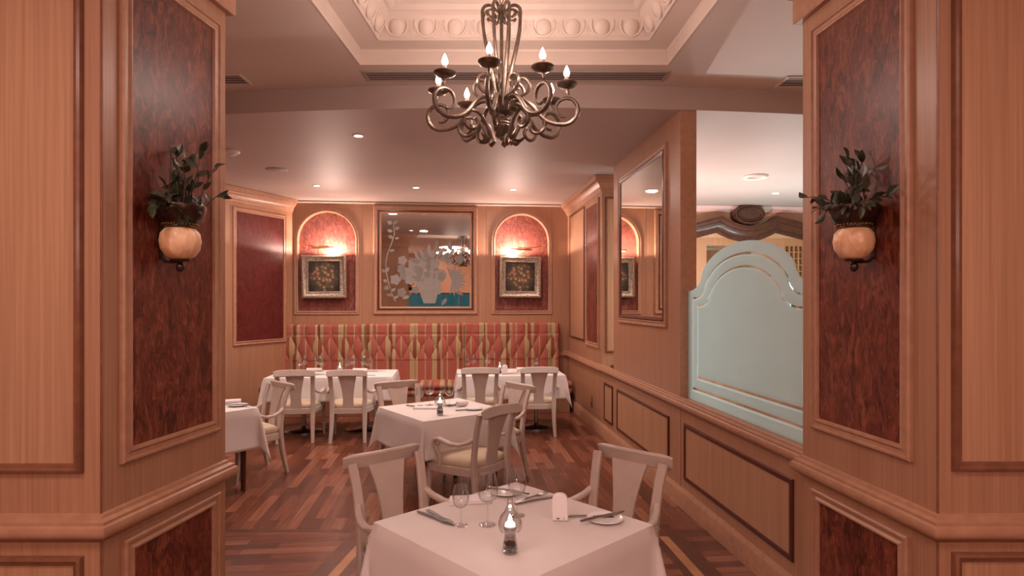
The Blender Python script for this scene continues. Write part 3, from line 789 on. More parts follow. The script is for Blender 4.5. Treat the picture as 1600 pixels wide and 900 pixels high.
def roll(z0, z1, y0, y1, xa, xb, name, r=.035):
    b = MB(); prof = [(y1, z0), (y0+r, z0), (y0+.01, z0+.012), (y0, (z0+z1)/2), (y0+.01, z1-.012), (y0+r, z1), (y1, z1+.0)]
    n = 60; vs = []; k = len(prof)
    for i in range(n+1):
        vs += [(wall_x(y)+(xb-wall_x(y))*i/n, y, z) for y, z in prof]
    fs = [(i*k+t, (i+1)*k+t, (i+1)*k+(t+1) % k, i*k+(t+1) % k) for i in range(n) for t in range(k)]
    fs += [tuple(range(k))[::-1], tuple(n*k+t for t in range(k))]
    b.add(vs, fs); b.uvf = lambda c, v: (v.x*1.25, v.z); return obj(name, b, STRIPE, bq, ang=60)
roll(.385, .475, -.66, -.05, sxL, sxR, 'seat_cushion'); roll(.285, .38, -.65, -.05, sxL, sxR, 'seat_border')
b = MB(); b.prism([(wall_x(-.62)+.01, -.62), (sxR-.02, -.62), (sxR-.02, -.03), (wall_x(-.03)+.01, -.03)], 0, .285); obj('plinth', b, WOOD, bq, bevel=.004)

# ---------------------------------------------------------------- bar cabinet
CBY = -.12
bc = thing('bar_cabinet', 'tall wooden bar cabinet with dark swooping pediment and oval medallion', 'cabinet', M=M_ROOM)
CF = face((0, CBY), (1, CBY), True)
def cx_px(px, d=9.55):      # column on the cabinet front, room x
    k = (px-800)/F; O = M_ROOM @ Vector((0, CBY, 0)); U = (c5, s5)
    return (k*O.y-O.x)/(U[0]-k*U[1])
def cz_px(px, py):
    u = cx_px(px); y = 10.0+s5*u+c5*CBY; return EYE+(H0-py)*y/F
cL, cR = cx_px(1060), cx_px(1300)
ml0, ml1, mz1 = cx_px(1104), cx_px(1213), cz_px(1150, 384)
rk0, rk1, rz0, rz1 = cx_px(1227), cx_px(1262), cz_px(1240, 434), cz_px(1240, 384)
b = MB()
top = cz_px(1150, 362)
b.slab(rectpath(cL-1.5, cR+.6, top, 3.3), CF, -.6, -.002); b.slab(rectpath(cL, ml0, 0, top), CF, -.6, 0); b.slab(rectpath(ml0, ml1, mz1, top), CF, -.6, 0); b.slab(rectpath(ml1, rk0, 0, top), CF, -.6, 0)
b.slab(rectpath(rk0, rk1, rz1, top), CF, -.6, 0); b.slab(rectpath(rk1, cR, 0, top), CF, -.6, 0)
b.slab(rectpath(ml0, ml1, 0, 1.0), CF, -.6, 0); b.slab(rectpath(rk0, rk1, 0, 1.0), CF, -.6, 0); b.slab(rectpath(ml0, rk1, 1.0, mz1), CF, -.6, -.45)
b.slab(rectpath(rk0, rk1, rz0-.05, rz0), CF, -.45, 0)
obj('cabinet_body', b, CABW, bc, ang=0)
b = MB(); b.sweep([(cL-1.5, 3.295), (cR+.6, 3.295)], [(-.10, 0), (-.09, .03), (-.06, .035), (-.035, .08), (0, .09), (0, 0)], CF, closed=False); obj('pink_cornice', b, plain('pink_cornice_paint', (.66, .42, .38), .5), bc)
b = MB(); b.slab(rectpath(cL-1.5, cR+.6, top-.1, 3.2), CF, -.01, .004); obj('upper_panel', b, WOODP, bc, ang=0)
b = MB(); b.slab(rectpath(ml0, ml1, 1.0, mz1), CF, -.44, -.43); obj('cabinet_mirror', b, MIRROR, bc, ang=0)
b = MB(); b.slab(rectpath(rk0+.01, rk1-.01, 1.02, rz0-.06), CF, -.44, -.42); obj('lit_shelf_back', b, SHELFL, bc, ang=0)
b = MB(); n = 5
for i in range(6): u = rk0+(rk1-rk0)*i/5; b.slab(rectpath(u-.010, u+.010, rz0, rz1), CF, -.4, .0)
for i in range(6): z = rz0+(rz1-rz0)*i/5; b.slab(rectpath(rk0, rk1, z-.007, z+.007), CF, -.4, -.002)
obj('bottle_rack', b, CABW, bc, ang=0)
for k in range(4):
    z = 1.25+k*.30
    if z < rz0-.1: b = MB(); b.slab(rectpath(rk0, rk1, z, z+.015), CF, -.42, -.02); obj('glass_shelf', b, PANE, bc, ang=0)
    b = MB(); b.slab(rectpath(ml0, ml1, z, z+.015), CF, -.42, -.05); obj('glass_shelf', b, PANE, bc, ang=0)
b = MB()
cc = cx_px(1164)
Pp = [(cL-.02, cz_px(1060, 368)), (cx_px(1120), cz_px(1120, 352))]
mid = [(cx_px(1120)+(cx_px(1208)-cx_px(1120))*i/20, cz_px(1164, 352)-.155*math.sin(PI*i/20)**.85) for i in range(1, 20)]
Pp += mid+[(cx_px(1208), cz_px(1208, 352)), (cR+.02, cz_px(1300, 376))]
prof = [(-.12, -.3), (-.12, .02), (-.09, .05), (-.06, .04), (-.04, .07), (0, .09), (.04, .10), (.05, .13), (.09, .14), (.12, .18), (.125, .18), (.125, -.3)]
b.sweep(Pp, prof, CF, closed=False); obj('pediment', b, PEDIM, bc, ang=35)
b = MB(); oc, oz = cc, cz_px(1164, 337); rx, rz_ = .265, .165
def ell(k): return [(oc+rx*k*math.cos(2*PI*i/36), oz+rz_*k*math.sin(2*PI*i/36)) for i in range(36)]
b.slab(ell(.8), CF, 0, .15)
b.sweep(ell(1), [(0, 0), (0, .17), (.012, .20), (.03, .20), (.045, .165), (.05, .185), (.062, .18), (.07, .15), (.07, 0)], CF)
obj('medallion', b, PEDIM, bc, ang=35)
# bottles on the shelves
bl = MB(); bl.lathe([(.0, 0), (.036, 0), (.037, .02), (.037, .17), (.030, .195), (.013, .22), (.012, .275), (.015, .28), (.015, .295), (0, .295)], 12)
bm_cols = [plain('green_bottle_glass', (.03, .12, .05), .1), plain('amber_bottle_glass', (.25, .09, .02), .1), plain('pale_bottle_glass', (.55, .62, .6), .1)]
k = 0; words = ['green', 'amber', 'pale']
for zi in (1.265, 1.565):
    for i in range(4):
        x = rk0+.06+i*(rk1-rk0-.1)/3
        p = M_ROOM @ Vector((x, CBY+.2, zi+.0))
        obj('bottle', bl, bm_cols[k % 3], loc=p, label='%s bottle on the lit bar shelf under the rack, %s shelf, %s' % (words[k % 3], 'lower' if zi < 1.5 else 'upper', ['leftmost', 'second from left', 'third from left', 'rightmost'][i]), cat='bottle', group='bottles on the lit bar shelves'); k += 1

# ---------------------------------------------------------------- ceiling fittings
def vent(x0, x1, y0, y1, label):
    t = thing('air_vent', label, 'air vent', ((x0+x1)/2, (y0+y1)/2, zt)); w, h = (x1-x0)/2, (y1-y0)/2
    b = MB(); b.box(-w, w, -h, h, -.006, .0); obj('backing', b, DARKG, t, ang=0)
    b = MB(); b.sweep(rectpath(-w-.012, w+.012, -h-.012, h+.012), [(0, 0), (0, .008), (.004, .012), (.02, .012), (.022, 0)], lambda x, y, hh: (x, y, -hh)); obj('vent_frame', b, DARKG if w > 1 else PLASTER, t, ang=0)
    b = MB()
    for i in range(4):
        y = -h+2*h*(i+.5)/4; b.box(-w+.01, w-.01, y-.005, y+.005, -.0085, -.006)
    obj('slots', b, BLACK, t, ang=0)
vent(-1.15, 1.21, 4.71, 4.89, 'long slot air vent in the ceiling behind the coffer')
vent(-3.3, -2.14, 4.77, 4.97, 'slot air vent in the ceiling beside the left pillar')
vent(2.19, 3.3, 4.82, 5.03, 'slot air vent in the ceiling beside the right pillar')
def downlight(px, py, label, z=3.3, e=1, spot=16):
    x, y = (px-800)/F*(z-EYE)*F/(H0-py), (z-EYE)*F/(H0-py)
    t = thing('downlight', label, 'downlight', (x, y, z), 0, 'recessed ceiling spotlights')
    b = MB(); b.lathe([(.040, -.001), (.042, -.006), (.056, -.007), (.060, -.001), (.060, .002)], 24); obj('trim_ring', b, WHITE, t)
    b = MB(); b.lathe([(0, -.003), (.040, -.003), (.040, .001)], 20); obj('lamp_face', b, SPOTE, t)
    if spot: light('SPOT', (x, y, z-.03), spot, (1, .76, .66), .05, (0, 0, 0), 115, .8)
downlight(560, 212, 'recessed spotlight nearest the chandelier in the dining room ceiling', spot=75)
downlight(495, 290, 'recessed spotlight above the left niche', spot=45)
downlight(650, 293, 'recessed spotlight in front of the etched mirror', spot=45)
downlight(802, 296, 'recessed spotlight above the right niche', spot=45)
downlight(1212, 302, 'recessed spotlight over the bar cabinet', spot=25)
# more downward spots in the dining room, without fittings
for x, y, e in ((-4.2, 5.6, 60), (.1, 6.6, 40)):
    light('SPOT', (x, y, 3.26), e, (1, .76, .66), .06, (0, 0, 0), 120, .8)
x, y = -2.96, 6.44
t = thing('smoke_detector', 'round white smoke detector on the ceiling by the left pillar', 'smoke detector', (x, y, 3.3))
b = MB(); b.lathe([(0, -.052), (.022, -.052), (.035, -.045), (.040, -.032)], 24); obj('sensor_cap', b, WHITE, t)
b = MB(); b.lathe([(.038, -.030), (.062, -.026), (.075, -.012), (.075, 0)], 24); obj('detector_base', b, WHITE, t)
b = MB(); b.lathe([(.0, -.008), (.115, -.008), (.125, -.004), (.13, 0)], 32); obj('ceiling_speaker', b, DARKG, loc=(-2.84, 7.34, 3.3), label='flat round grey speaker grille in the dining room ceiling', cat='speaker')
b = MB(); b.lathe([(.10, -.02), (.125, -.03), (.14, -.03), (.155, -.012), (.155, 0), (.09, 0), (.10, -.02)], 32); obj('ceiling_ring', b, CREAM, loc=(3.09, 7.72, 3.3), label='round white ring fitting on the bar ceiling', cat='ceiling fitting')

# ---------------------------------------------------------------- chandelier
CHX, CHY = -.062, 3.6
ch = thing('chandelier', 'wrought bronze chandelier with eight lit candle bulbs under the coffer', 'chandelier', (CHX, CHY, 0))
b = MB(); b.tube([(0, 0, 2.74), (0, 0, 3.46)], .011, 10); b.lathe([(.0, 2.92), (.022, 2.915), (.03, 2.90), (.018, 2.88), (.014, 2.83)], 16); obj('stem', b, IRON, ch)
b = MB(); b.lathe([(0, 2.655), (.008, 2.66), (.014, 2.672), (.010, 2.682), (.022, 2.69), (.044, 2.715), (.050, 2.74), (.046, 2.748), (.050, 2.755), (.046, 2.765), (.049, 2.775), (.040, 2.79), (.042, 2.80), (.068, 2.812), (.074, 2.822), (.06, 2.826), (0, 2.826)], 24)
obj('urn_finial', b, IRON, ch)
b = MB(); b.lathe([(0, 3.79), (.055, 3.79), (.06, 3.775), (.03, 3.75), (.01, 3.74), (0, 3.74)], 20); obj('ceiling_rose', b, IRON, ch)
b = MB()
for i in range(9):
    z = 3.735-i*.031; R = Matrix.Rotation(PI/2*(i % 2), 3, 'Z')
    b.tube([R @ Vector((.010*math.cos(a), 0, .020*math.sin(a)))+Vector((0, 0, z)) for a in [2*PI*k/12 for k in range(13)]], .0032, 6, cap=False)
obj('chain', b, IRON, ch)
def spiral(c, r0, r1, a0, a1, n=22):
    return [(c[0]+(r0+(r1-r0)*i/n)*math.cos(a0+(a1-a0)*i/n), c[1]+(r0+(r1-r0)*i/n)*math.sin(a0+(a1-a0)*i/n)) for i in range(n+1)]
def bez(p0, p1, p2, p3, n=12):
    return [tuple(((1-t)**3*p0[k]+3*(1-t)**2*t*p1[k]+3*(1-t)*t*t*p2[k]+t**3*p3[k]) for k in (0, 1)) for t in [i/n for i in range(n+1)]]
arm2 = bez((.035, 2.83), (.07, 2.93), (.15, 2.90), (.20, 2.83))[:-1]+bez((.20, 2.83), (.25, 2.755), (.30, 2.735), (.36, 2.735))[:-1]+spiral((.375, 2.822), .088, .040, -PI*.5, PI*1.55)
low2 = spiral((.205, 2.735), .028, .066, -PI*1.3, PI*.55)+bez((.196, 2.80), (.13, 2.80), (.10, 2.72), (.07, 2.66))[1:]
up2 = bez((.022, 2.84), (.02, 2.93), (.06, 2.90), (.115, 2.915))[:-1]+spiral((.115, 2.978), .062, .022, -PI*.5, PI*1.4)
arm_r = [.0125 if i < 30 else .0125-.0045*(i-30)/18 for i in range(len(arm2))]
m_arm = MB(); m_arm.tube([(r, 0, z) for r, z in arm2], arm_r, 8)
m_arm.tube([(.395, 0, 2.905), (.39, 0, 2.93), (.385, 0, 2.95)], [.006, .010, .006], 8)
m_low = MB(); m_low.tube([(r, 0, z) for r, z in low2], [.0105]*len(low2), 8)
# acanthus leaf at the end of the lower scroll
vs = []; nl = 8
for i in range(nl+1):
    t = i/nl; w = .019*math.sin(PI*min(1, t*.9+.1)); x = .07+.075*t; z = 2.66-.025*math.sin(PI*t)+.015*t
    vs += [(x, -w, z+.012), (x, 0, z-.004), (x, w, z+.012), (x, 0, z+.006)]
fs = []
for i in range(nl):
    for k in range(4): fs.append((i*4+k, i*4+(k+1) % 4, i*4+4+(k+1) % 4, i*4+4+k))
m_low.add(vs, fs)
m_up = MB(); m_up.tube([(r, 0, z) for r, z in up2], [.0095]*len(up2), 8)
m_cup = MB(); m_cup.lathe([(0, -.035), (.006, -.034), (.010, -.022), (.024, -.020), (.045, -.012), (.060, -.001), (.064, .006), (.062, .012), (.055, .008), (.030, .002), (0, .002)], 20)
m_can = MB(); m_can.lathe([(0, 0), (.013, 0), (.013, .045), (.010, .048), (0, .048)], 14)
m_bul = MB(); m_bul.lathe([(0, 0), (.009, .002), (.016, .014), (.0175, .026), (.013, .042), (.006, .058), (.001, .068), (0, .069)], 14)
first = None
SLEEVE = plain('candle_sleeve', (.35, .26, .2), .5)
for k in range(8):
    phi = math.radians(-8.7+45*k)      # 0 = towards the camera
    az = -PI/2+phi
    if first is None:
        a_ = obj('arm', m_arm, IRON, ch); obj('upper_scroll', m_up, IRON, a_); obj('lower_scroll', m_low, IRON, a_)
        o = obj('drip_cup', m_cup, IRON, a_); o.location = (.385, 0, 2.965)
        o = obj('candle_sleeve', m_can, SLEEVE, a_); o.location = (.385, 0, 2.965)
        o = obj('bulb', m_bul, BULB, a_); o.location = (.385, 0, 3.010)
        first = a_
    else:
        a_ = first.copy(); C.objects.link(a_); a_.parent = ch
        for q in first.children: r = q.copy(); C.objects.link(r); r.parent = a_
    a_.rotation_euler = (0, 0, az)
    light('POINT', (CHX+.385*math.cos(az), CHY+.385*math.sin(az), 3.06), 6.5, (1, .74, .65), .03)
m_c = MB()
cage = bez((.022, 2.86), (.035, 3.05), (.115, 3.20), (.122, 3.38))[:-1]+spiral((.070, 3.40), .052, .018, -.1, PI*1.9)
m_c.tube([(r, 0, z) for r, z in cage], [.0098]*len(cage), 8)
for k in range(8):
    o = obj('cage_bar', m_c, IRON, ch) if k == 0 else o.copy()
    if k: C.objects.link(o)
    o.parent = ch; o.rotation_euler = (0, 0, PI/8+k*PI/4)

# ---------------------------------------------------------------- wall planters and plants
def planter(DF, px, side, lab1, lab2, seed):
    u = DF.upx(px); O = DF(u, 0, 0); az = math.atan2(DF.N.y, DF.N.x)
    zc_ = EYE+(H0-378)*O[1]/F
    t = thing('wall_planter', lab1, 'planter', (O[0], O[1], zc_), az-PI/2*0)
    # local +x points out of the wall
    def L_(prof, seg, mat, name, flute=0, nf=12):
        b = MB(); b.lathe([(r*.87, z) for r, z in prof], seg, (.098, 0, 0), 0, flute, nf)
        return obj(name, b, mat, t, ang=50)
    L_([(0, -.078), (.03, -.078), (.062, -.066), (.086, -.032), (.092, .002), (.086, .035), (.068, .055), (.06, .06)], 40, AMBER, 'amber_bowl', .03, 14)
    L_([(0, .058), (.070, .057), (.080, .062), (.076, .070), (.080, .078), (.084, .084), (.096, .095), (.108, .122), (.117, .148), (.115, .154), (.106, .148), (.09, .12), (0, .12)], 32, POTM, 'bronze_rim')
    b = MB()
    for i in range(30):
        a = 2*PI*i/30; b.ball((.098+.069*math.cos(a), .069*math.sin(a), .071), .0055, .0055, .006, 6, 4)
    obj('rim_beading', b, BRASS, t)
    L_([(0, -.132), (.012, -.128), (.021, -.114), (.020, -.100), (.010, -.092), (.012, -.086), (.044, -.084), (.046, -.078), (0, -.074)], 20, POTM, 'bottom_finial')
    b = MB(); b.tube([(0, 0, -.06), (.03, 0, -.085), (.09, 0, -.088)], .007, 8); b.box(-.004, .010, -.012, .012, -.07, .10); obj('wall_bracket', b, POTM, t)
    R = random.Random(seed)
    p = thing('artificial_plant', lab2, 'plant', (O[0], O[1], zc_), az)
    bs = MB(); bf = MB()
    def leaf(base, d, size):
        d = d.normalized(); s_ = d.orthogonal().normalized(); s_ = (s_*math.cos(R.random()*6)+d.cross(s_)*math.sin(R.random()*6)).normalized(); nrm = d.cross(s_)
        w = size*.42; pts = []
        for tt, q in ((0, .04), (.18, .6), (.45, 1), (.72, .72), (1, 0)):
            ctr = base+d*size*tt+nrm*(-.18*size*tt*tt); pts += [ctr+s_*w*q/2*1.2+nrm*size*.07*q, ctr, ctr-s_*w*q/2*1.2+nrm*size*.07*q]
        fs = []
        for i in range(4):
            fs += [(i*3, i*3+1, i*3+4, i*3+3), (i*3+1, i*3+2, i*3+5, i*3+4)]
        bf.add(pts, fs)
    for i in range(25):
        lat = R.uniform(-1, 1)
        hgt = R.uniform(.03, .30)*(1-.35*abs(lat)) if i % 3 else R.uniform(-.02, .05)
        base = Vector((.105+R.uniform(-.05, .05), R.uniform(-.07, .07), .12))
        tip = base+Vector((R.uniform(-.07, .12), lat*R.uniform(.12, .25), hgt))
        tip.x = max(.02, tip.x)
        mid = (base+tip)/2+Vector((.02, 0, .06))
        pts = [base*(1-t_)**2+mid*2*t_*(1-t_)+tip*t_*t_ for t_ in [j/6 for j in range(7)]]
        bs.tube(pts, [.0028]*4+[.002]*3, 5)
        for j in range(2, 7):
            dr = (pts[j]-pts[j-1]).normalized()+Vector((R.uniform(-.9, .9), R.uniform(-.9, .9), R.uniform(-.7, .7)))
            sz = R.uniform(.05, .078)
            e = pts[j]+dr.normalized()*sz
            if e.x < .012: dr.x = abs(dr.x)
            if R.random() < .75: leaf(pts[j], dr, sz)
    obj('stems', bs, STEM, p, ang=60); obj('leaves', bf, LEAF, p, ang=60)
planter(DFL, 249, -1, 'amber glass wall planter with dark bronze rim on the left pillar', 'dark leafy artificial plant in the planter on the left pillar', 3)
planter(DFR, 1367, 1, 'amber glass wall planter with dark bronze rim on the right pillar', 'dark leafy artificial plant in the planter on the right pillar', 11)

# ---------------------------------------------------------------- chairs
# local frame: the sitter faces +y, origin on the floor under the seat
CHAIRG = 'whitewashed armchairs with khaki seats'
def make_chair():
    t = thing('dining_armchair', '', 'chair', (0, 0, 0), 0, CHAIRG)
    b = MB(); out = []
    def ringpts(s, yo=0):
        pts = []
        for (x, y) in ((-.205, -.225), (-.1, -.242), (0, -.247), (.1, -.242), (.205, -.225), (.255, .0), (.272, .19), (.262, .235), (.12, .255), (-.12, .255), (-.262, .235), (-.272, .19), (-.255, 0)):
            pts.append((x*s, y*s+yo))
        return pts
    b.prism(ringpts(1), .355, .425); obj('seat_frame', b, CHAIR, t, bevel=.006)
    b = MB(); vs = []; rings = [(.96, .424), (1.0, .44), (.99, .465), (.93, .485), (.8, .497), (.5, .506), (.15, .509)]
    for s, z in rings: vs += [(x, y, z) for x, y in ringpts(s*.97, .006)]
    n = 13; fs = [(i*n+k, i*n+(k+1) % n, (i+1)*n+(k+1) % n, (i+1)*n+k) for i in range(len(rings)-1) for k in range(n)]
    fs.append(tuple((len(rings)-1)*n+k for k in range(n))); b.add(vs, fs); o = obj('seat_cushion', b, SEATF, t, ang=80)
    for s in (-1, 1):
        b = MB()
        pts = [(s*.205, -.295, 0), (s*.200, -.272, .10), (s*.196, -.250, .22), (s*.195, -.235, .34), (s*.195, -.228, .42), (s*.196, -.232, .52), (s*.198, -.248, .64), (s*.203, -.275, .77), (s*.210, -.308, .875)]
        b.bar(pts, [.038, .044, .050, .054, .056, .054, .052, .052, .054], [.032, .036, .042, .046, .044, .036, .032, .030, .030], (1, 0, 0)); obj('back_post', b, CHAIR, t)
        b = MB(); b.bar([(s*.250, .220, .38), (s*.252, .218, .30), (s*.254, .222, .15), (s*.258, .236, 0)], [.044, .042, .034, .028], [.044, .042, .034, .028], (1, 0, 0)); obj('front_leg', b, CHAIR, t)
        b = MB()
        ar = [(s*.212, -.245, .665), (s*.232, -.20, .635), (s*.255, -.13, .612), (s*.272, -.05, .612), (s*.282, .02, .632), (s*.285, .07, .645), (s*.284, .105, .635), (s*.280, .122, .60), (s*.274, .110, .56), (s*.268, .085, .52), (s*.264, .075, .47), (s*.262, .085, .41)]
        b.bar(ar, [.034, .036, .040, .044, .048, .050, .048, .044, .038, .034, .034, .036], [.034, .030, .028, .028, .030, .030, .030, .030, .028, .028, .030, .032], (1, 0, 0))
        b.ball((s*.282, .078, .612), .020, .024, .024, 10, 8); obj('armrest', b, CHAIR, t)
    # top rail: concave in plan, ends swept back with rounded ears
    b = MB(); pts = []
    for i in range(17):
        q = -1+i/8; x = q*.236; y = -.318-.030*(q*q)+.028*0; z = .874+.006*math.cos(q*PI/2)
        pts.append((x, y-.012*abs(q)**3, z))
    w = [.062]+[.078]+[.086]*13+[.078]+[.062]
    h = [.016]+[.024]+[.028]*13+[.024]+[.016]
    b.bar(pts, w, h, (0, .28, 1)); obj('top_rail', b, CHAIR, t)
    # vase shaped splat, slightly curved
    b = MB(); n = 12; vs = []
    for i in range(n+1):
        tt = i/n; z = .42+(.85-.42)*tt
        hw_ = .058+.010*(1-tt)**3+.054*max(0, (tt-.25)/.75)**1.6
        y = -.232-.030*tt-.052*tt*tt*1.0
        for x, dy in ((-hw_, -.007), (-hw_*.5, -.010), (0, -.011), (hw_*.5, -.010), (hw_, -.007), (hw_, .008), (0, .004), (-hw_, .008)): vs.append((x, y+dy, z))
    fs = [(i*8+k, i*8+(k+1) % 8, (i+1)*8+(k+1) % 8, (i+1)*8+k) for i in range(n) for k in range(8)]
    fs += [tuple(range(8))[::-1], tuple(n*8+k for k in range(8))]
    b.add(vs, fs); obj('back_splat', b, CHAIR, t)
    return t
ch0 = make_chair(); ch0.scale = (1, 1, .966); used = [False]
def put_chair(pL, pR, label, z=.888, flip=False):
    # pL, pR: pixel positions of the two ends of the top rail (left and right in the photo)
    a = Vector(P(*pL, z)); c_ = Vector(P(*pR, z)); m_ = (a+c_)/2; d = (c_-a).normalized()
    f = Vector((-d.y, d.x))
    if flip: f = -f                       # facing direction
    o = m_+f*.345
    rz = math.atan2(f.y, f.x)-PI/2
    if not used[0]:
        used[0] = True; ch0.location = (o.x, o.y, 0); ch0.rotation_euler = (0, 0, rz); ch0['label'] = label; return ch0
    return dup(ch0, (o.x, o.y, 0), rz, label)
put_chair((543, 711), (650, 691), 'armchair at the back left side of the foreground table', flip=True)
put_chair((937, 690), (1046, 711), 'armchair at the back right side of the foreground table', flip=True)
put_chair((745, 642), (820, 627), 'armchair seen from behind at the near right side of the middle table')
put_chair((789, 594), (835, 602), 'armchair facing left at the far right side of the middle table', flip=True)
put_chair((586, 597), (652, 592), 'armchair behind the back left side of the middle table', flip=True)
put_chair((428, 579), (491, 578), 'armchair with its back to us at the left half of the far left table')
put_chair((512, 578.5), (571, 578), 'armchair with its back to us at the right half of the far left table')
put_chair((722, 575), (779, 574.5), 'armchair with its back to us at the left half of the far right table')
put_chair((814, 574), (872, 573.5), 'armchair with its back to us at the right half of the far right table')
put_chair((421, 592), (461, 599), 'armchair in profile at the table by the left pillar', flip=True)

# ---------------------------------------------------------------- tables and cloths
def cloth_mesh(hx, hy, drop, seed, z=.745):
    R = random.Random(seed); ph = [R.uniform(0, 6) for _ in range(8)]
    b = MB(); nt_, nd = 18, 12
    ts = []
    def axis(h): 
        inner = [-h+2*h*i/nt_ for i in range(nt_+1)]
        o = [drop*(j/nd)**.85 for j in range(1, nd+1)]
        return [-h-q for q in reversed(o)]+inner+[h+q for q in o]
    ax, ay = axis(hx), axis(hy)
    vs = []
    for v in ay:
        for u in ax:
            cu = max(-hx, min(hx, u)); cv = max(-hy, min(hy, v)); ox, oy = abs(u)-hx, abs(v)-hy
            sx, sy = (1 if u > 0 else -1), (1 if v > 0 else -1)
            ox, oy = max(0, ox), max(0, oy)
            if ox == 0 and oy == 0: vs.append((u, v, z+.0)); continue
            r = math.hypot(ox, oy); a = math.atan2(oy, ox)
            wob = .012*math.sin(7*(u*1.0)+9*v+ph[0])*min(1, r/drop)*(1 if (ox == 0 or oy == 0) else 0)
            outw = .010+.05*r+wob*.8
            fold = math.sin(2*a)**2
            outw += r*.16*fold - r*.10*(math.sin(4*a)**2)*fold*0
            # two soft creases either side of the corner fold
            outw -= r*.10*abs(math.sin(2*a))*(1-abs(math.sin(2*a)))
            dz = math.sqrt(max(0, r*r-(outw-.01)**2)) if outw < r else r*.3
            e = min(1, r/.02); outw *= e**.5
            vs.append((cu+sx*outw*math.cos(a), cv+sy*outw*math.sin(a), z-dz))
    k = len(ax); fs = [(j*k+i, j*k+i+1, (j+1)*k+i+1, (j+1)*k+i) for j in range(len(ay)-1) for i in range(k-1)]
    b.add(vs, fs); return b
def add_cloth(mb, loc, rz, label):
    o = obj('tablecloth', mb, CLOTH, loc=loc, rz=rz, label=label, cat='tablecloth', group='white tablecloths', ang=70)
    so = o.modifiers.new('thick', 'SOLIDIFY'); so.thickness = .002; so.offset = 1
    return o
def square_table(cx, cy, rz, h, label, clabel, drop, seed):
    t = thing('dining_table', label, 'table', (cx, cy, 0), rz, 'cloth-covered dining tables')
    b = MB(); b.box(-h+.004, h-.004, -h+.004, h-.004, .712, .742); obj('tabletop', b, DARKLEG, t, bevel=.006)
    for sx in (-1, 1):
        for sy in (-1, 1):
            x, y = sx*(h-.09), sy*(h-.09); b = MB(); b.bar([(x, y, .712), (x, y, .5), (x, y, 0)], [.055, .05, .036], [.055, .05, .036]); obj('leg', b, DARKLEG, t)
    add_cloth(cloth_mesh(h, h, drop, seed), (cx, cy, 0), rz, clabel)
    return t
square_table(.003, 2.62, math.radians(43.5), .425, 'square table set diagonally in the foreground under a white cloth', 'white cloth over the foreground table', .34, 1)
square_table(-.62, 5.447, math.radians(36.8), .425, 'square table set diagonally in the middle of the room under a cloth', 'white cloth over the middle table', .31, 2)
# table by the left pillar: right near corner at px 407
RZL = math.radians(51.5); h_ = .425
corner = Vector(P(403, 637, .745))
ctr = corner-Vector((math.cos(RZL), math.sin(RZL)))*h_+Vector((-math.sin(RZL), math.cos(RZL)))*h_
square_table(ctr.x, ctr.y, RZL, h_, 'square table under a white cloth half hidden by the left pillar', 'white cloth over the table by the left pillar', .36, 3)
LTC = ctr
def long_table(cx, cy, hx, hy, label, clabel, peds, seed):
    rz = math.atan2(s5, c5)
    t = thing('long_dining_table', label, 'table', (cx, cy, 0), rz, 'cloth-covered dining tables')
    b = MB(); b.box(-hx+.004, hx-.004, -hy+.004, hy-.004, .712, .742); obj('tabletop', b, DARKLEG, t, bevel=.006)
    for x in peds:
        b = MB(); b.lathe([(0, .715), (.09, .712), (.03, .68), (.03, .06), (.06, .045), (.27, .03), (.29, .018), (.29, 0), (0, 0)], 32, (x, 0, 0)); obj('pedestal', b, CHROME, t, ang=40)
    add_cloth(cloth_mesh(hx, hy, .30, seed), (cx, cy, 0), rz, clabel)
long_table(-2.36, 8.10, .79, .43, 'long table under a white cloth before the left end of the banquette', 'white cloth over the far left table', (-.40, .42), 5)
long_table(-.04, 8.28, .70, .43, 'long table under a white cloth before the right end of the banquette', 'white cloth over the far right table', (-.34, .37), 6)

# ---------------------------------------------------------------- table settings
ZT = .7475
g_big = [(0, .001), (.034, .0015), (.036, .003), (.008, .008), (.0035, .016), (.003, .085), (.006, .092), (.022, .099), (.034, .113), (.0405, .135), (.0415, .155), (.038, .185), (.0325, .215), (.0318, .215), (.0372, .185), (.0407, .155), (.0397, .135), (.033, .114), (.021, .101), (0, .097)]
def gprof(s, hs): return [(r*s, z*hs) for r, z in g_big]
mg = {k: MB().lathe(gprof(*v), 24) for k, v in {'large': (1.08, 1.02), 'small': (.86, .80), 'tall': (1.0, .98)}.items()}
gname = {}
def wineglass(kind, px, py, label, group='wine glasses on the tables', z=ZT):
    x, y = P(px, py, z)
    if kind not in gname:
        gname[kind] = obj('wine_glass', mg[kind], GLASS, loc=(x, y, z), label=label, cat='glass', group=group, ang=60); return
    o = gname[kind].copy(); C.objects.link(o); o.location = (x, y, z); o['label'] = label; o['group'] = group
wineglass('small', 720, 821, 'small wine glass at the left of the foreground table', z=.748)
wineglass('large', 762, 820, 'large wine glass between candle and small glass on foreground table', z=.748)
wineglass('tall', 808, 806, 'wine glass behind the candle on the foreground table', z=.748)
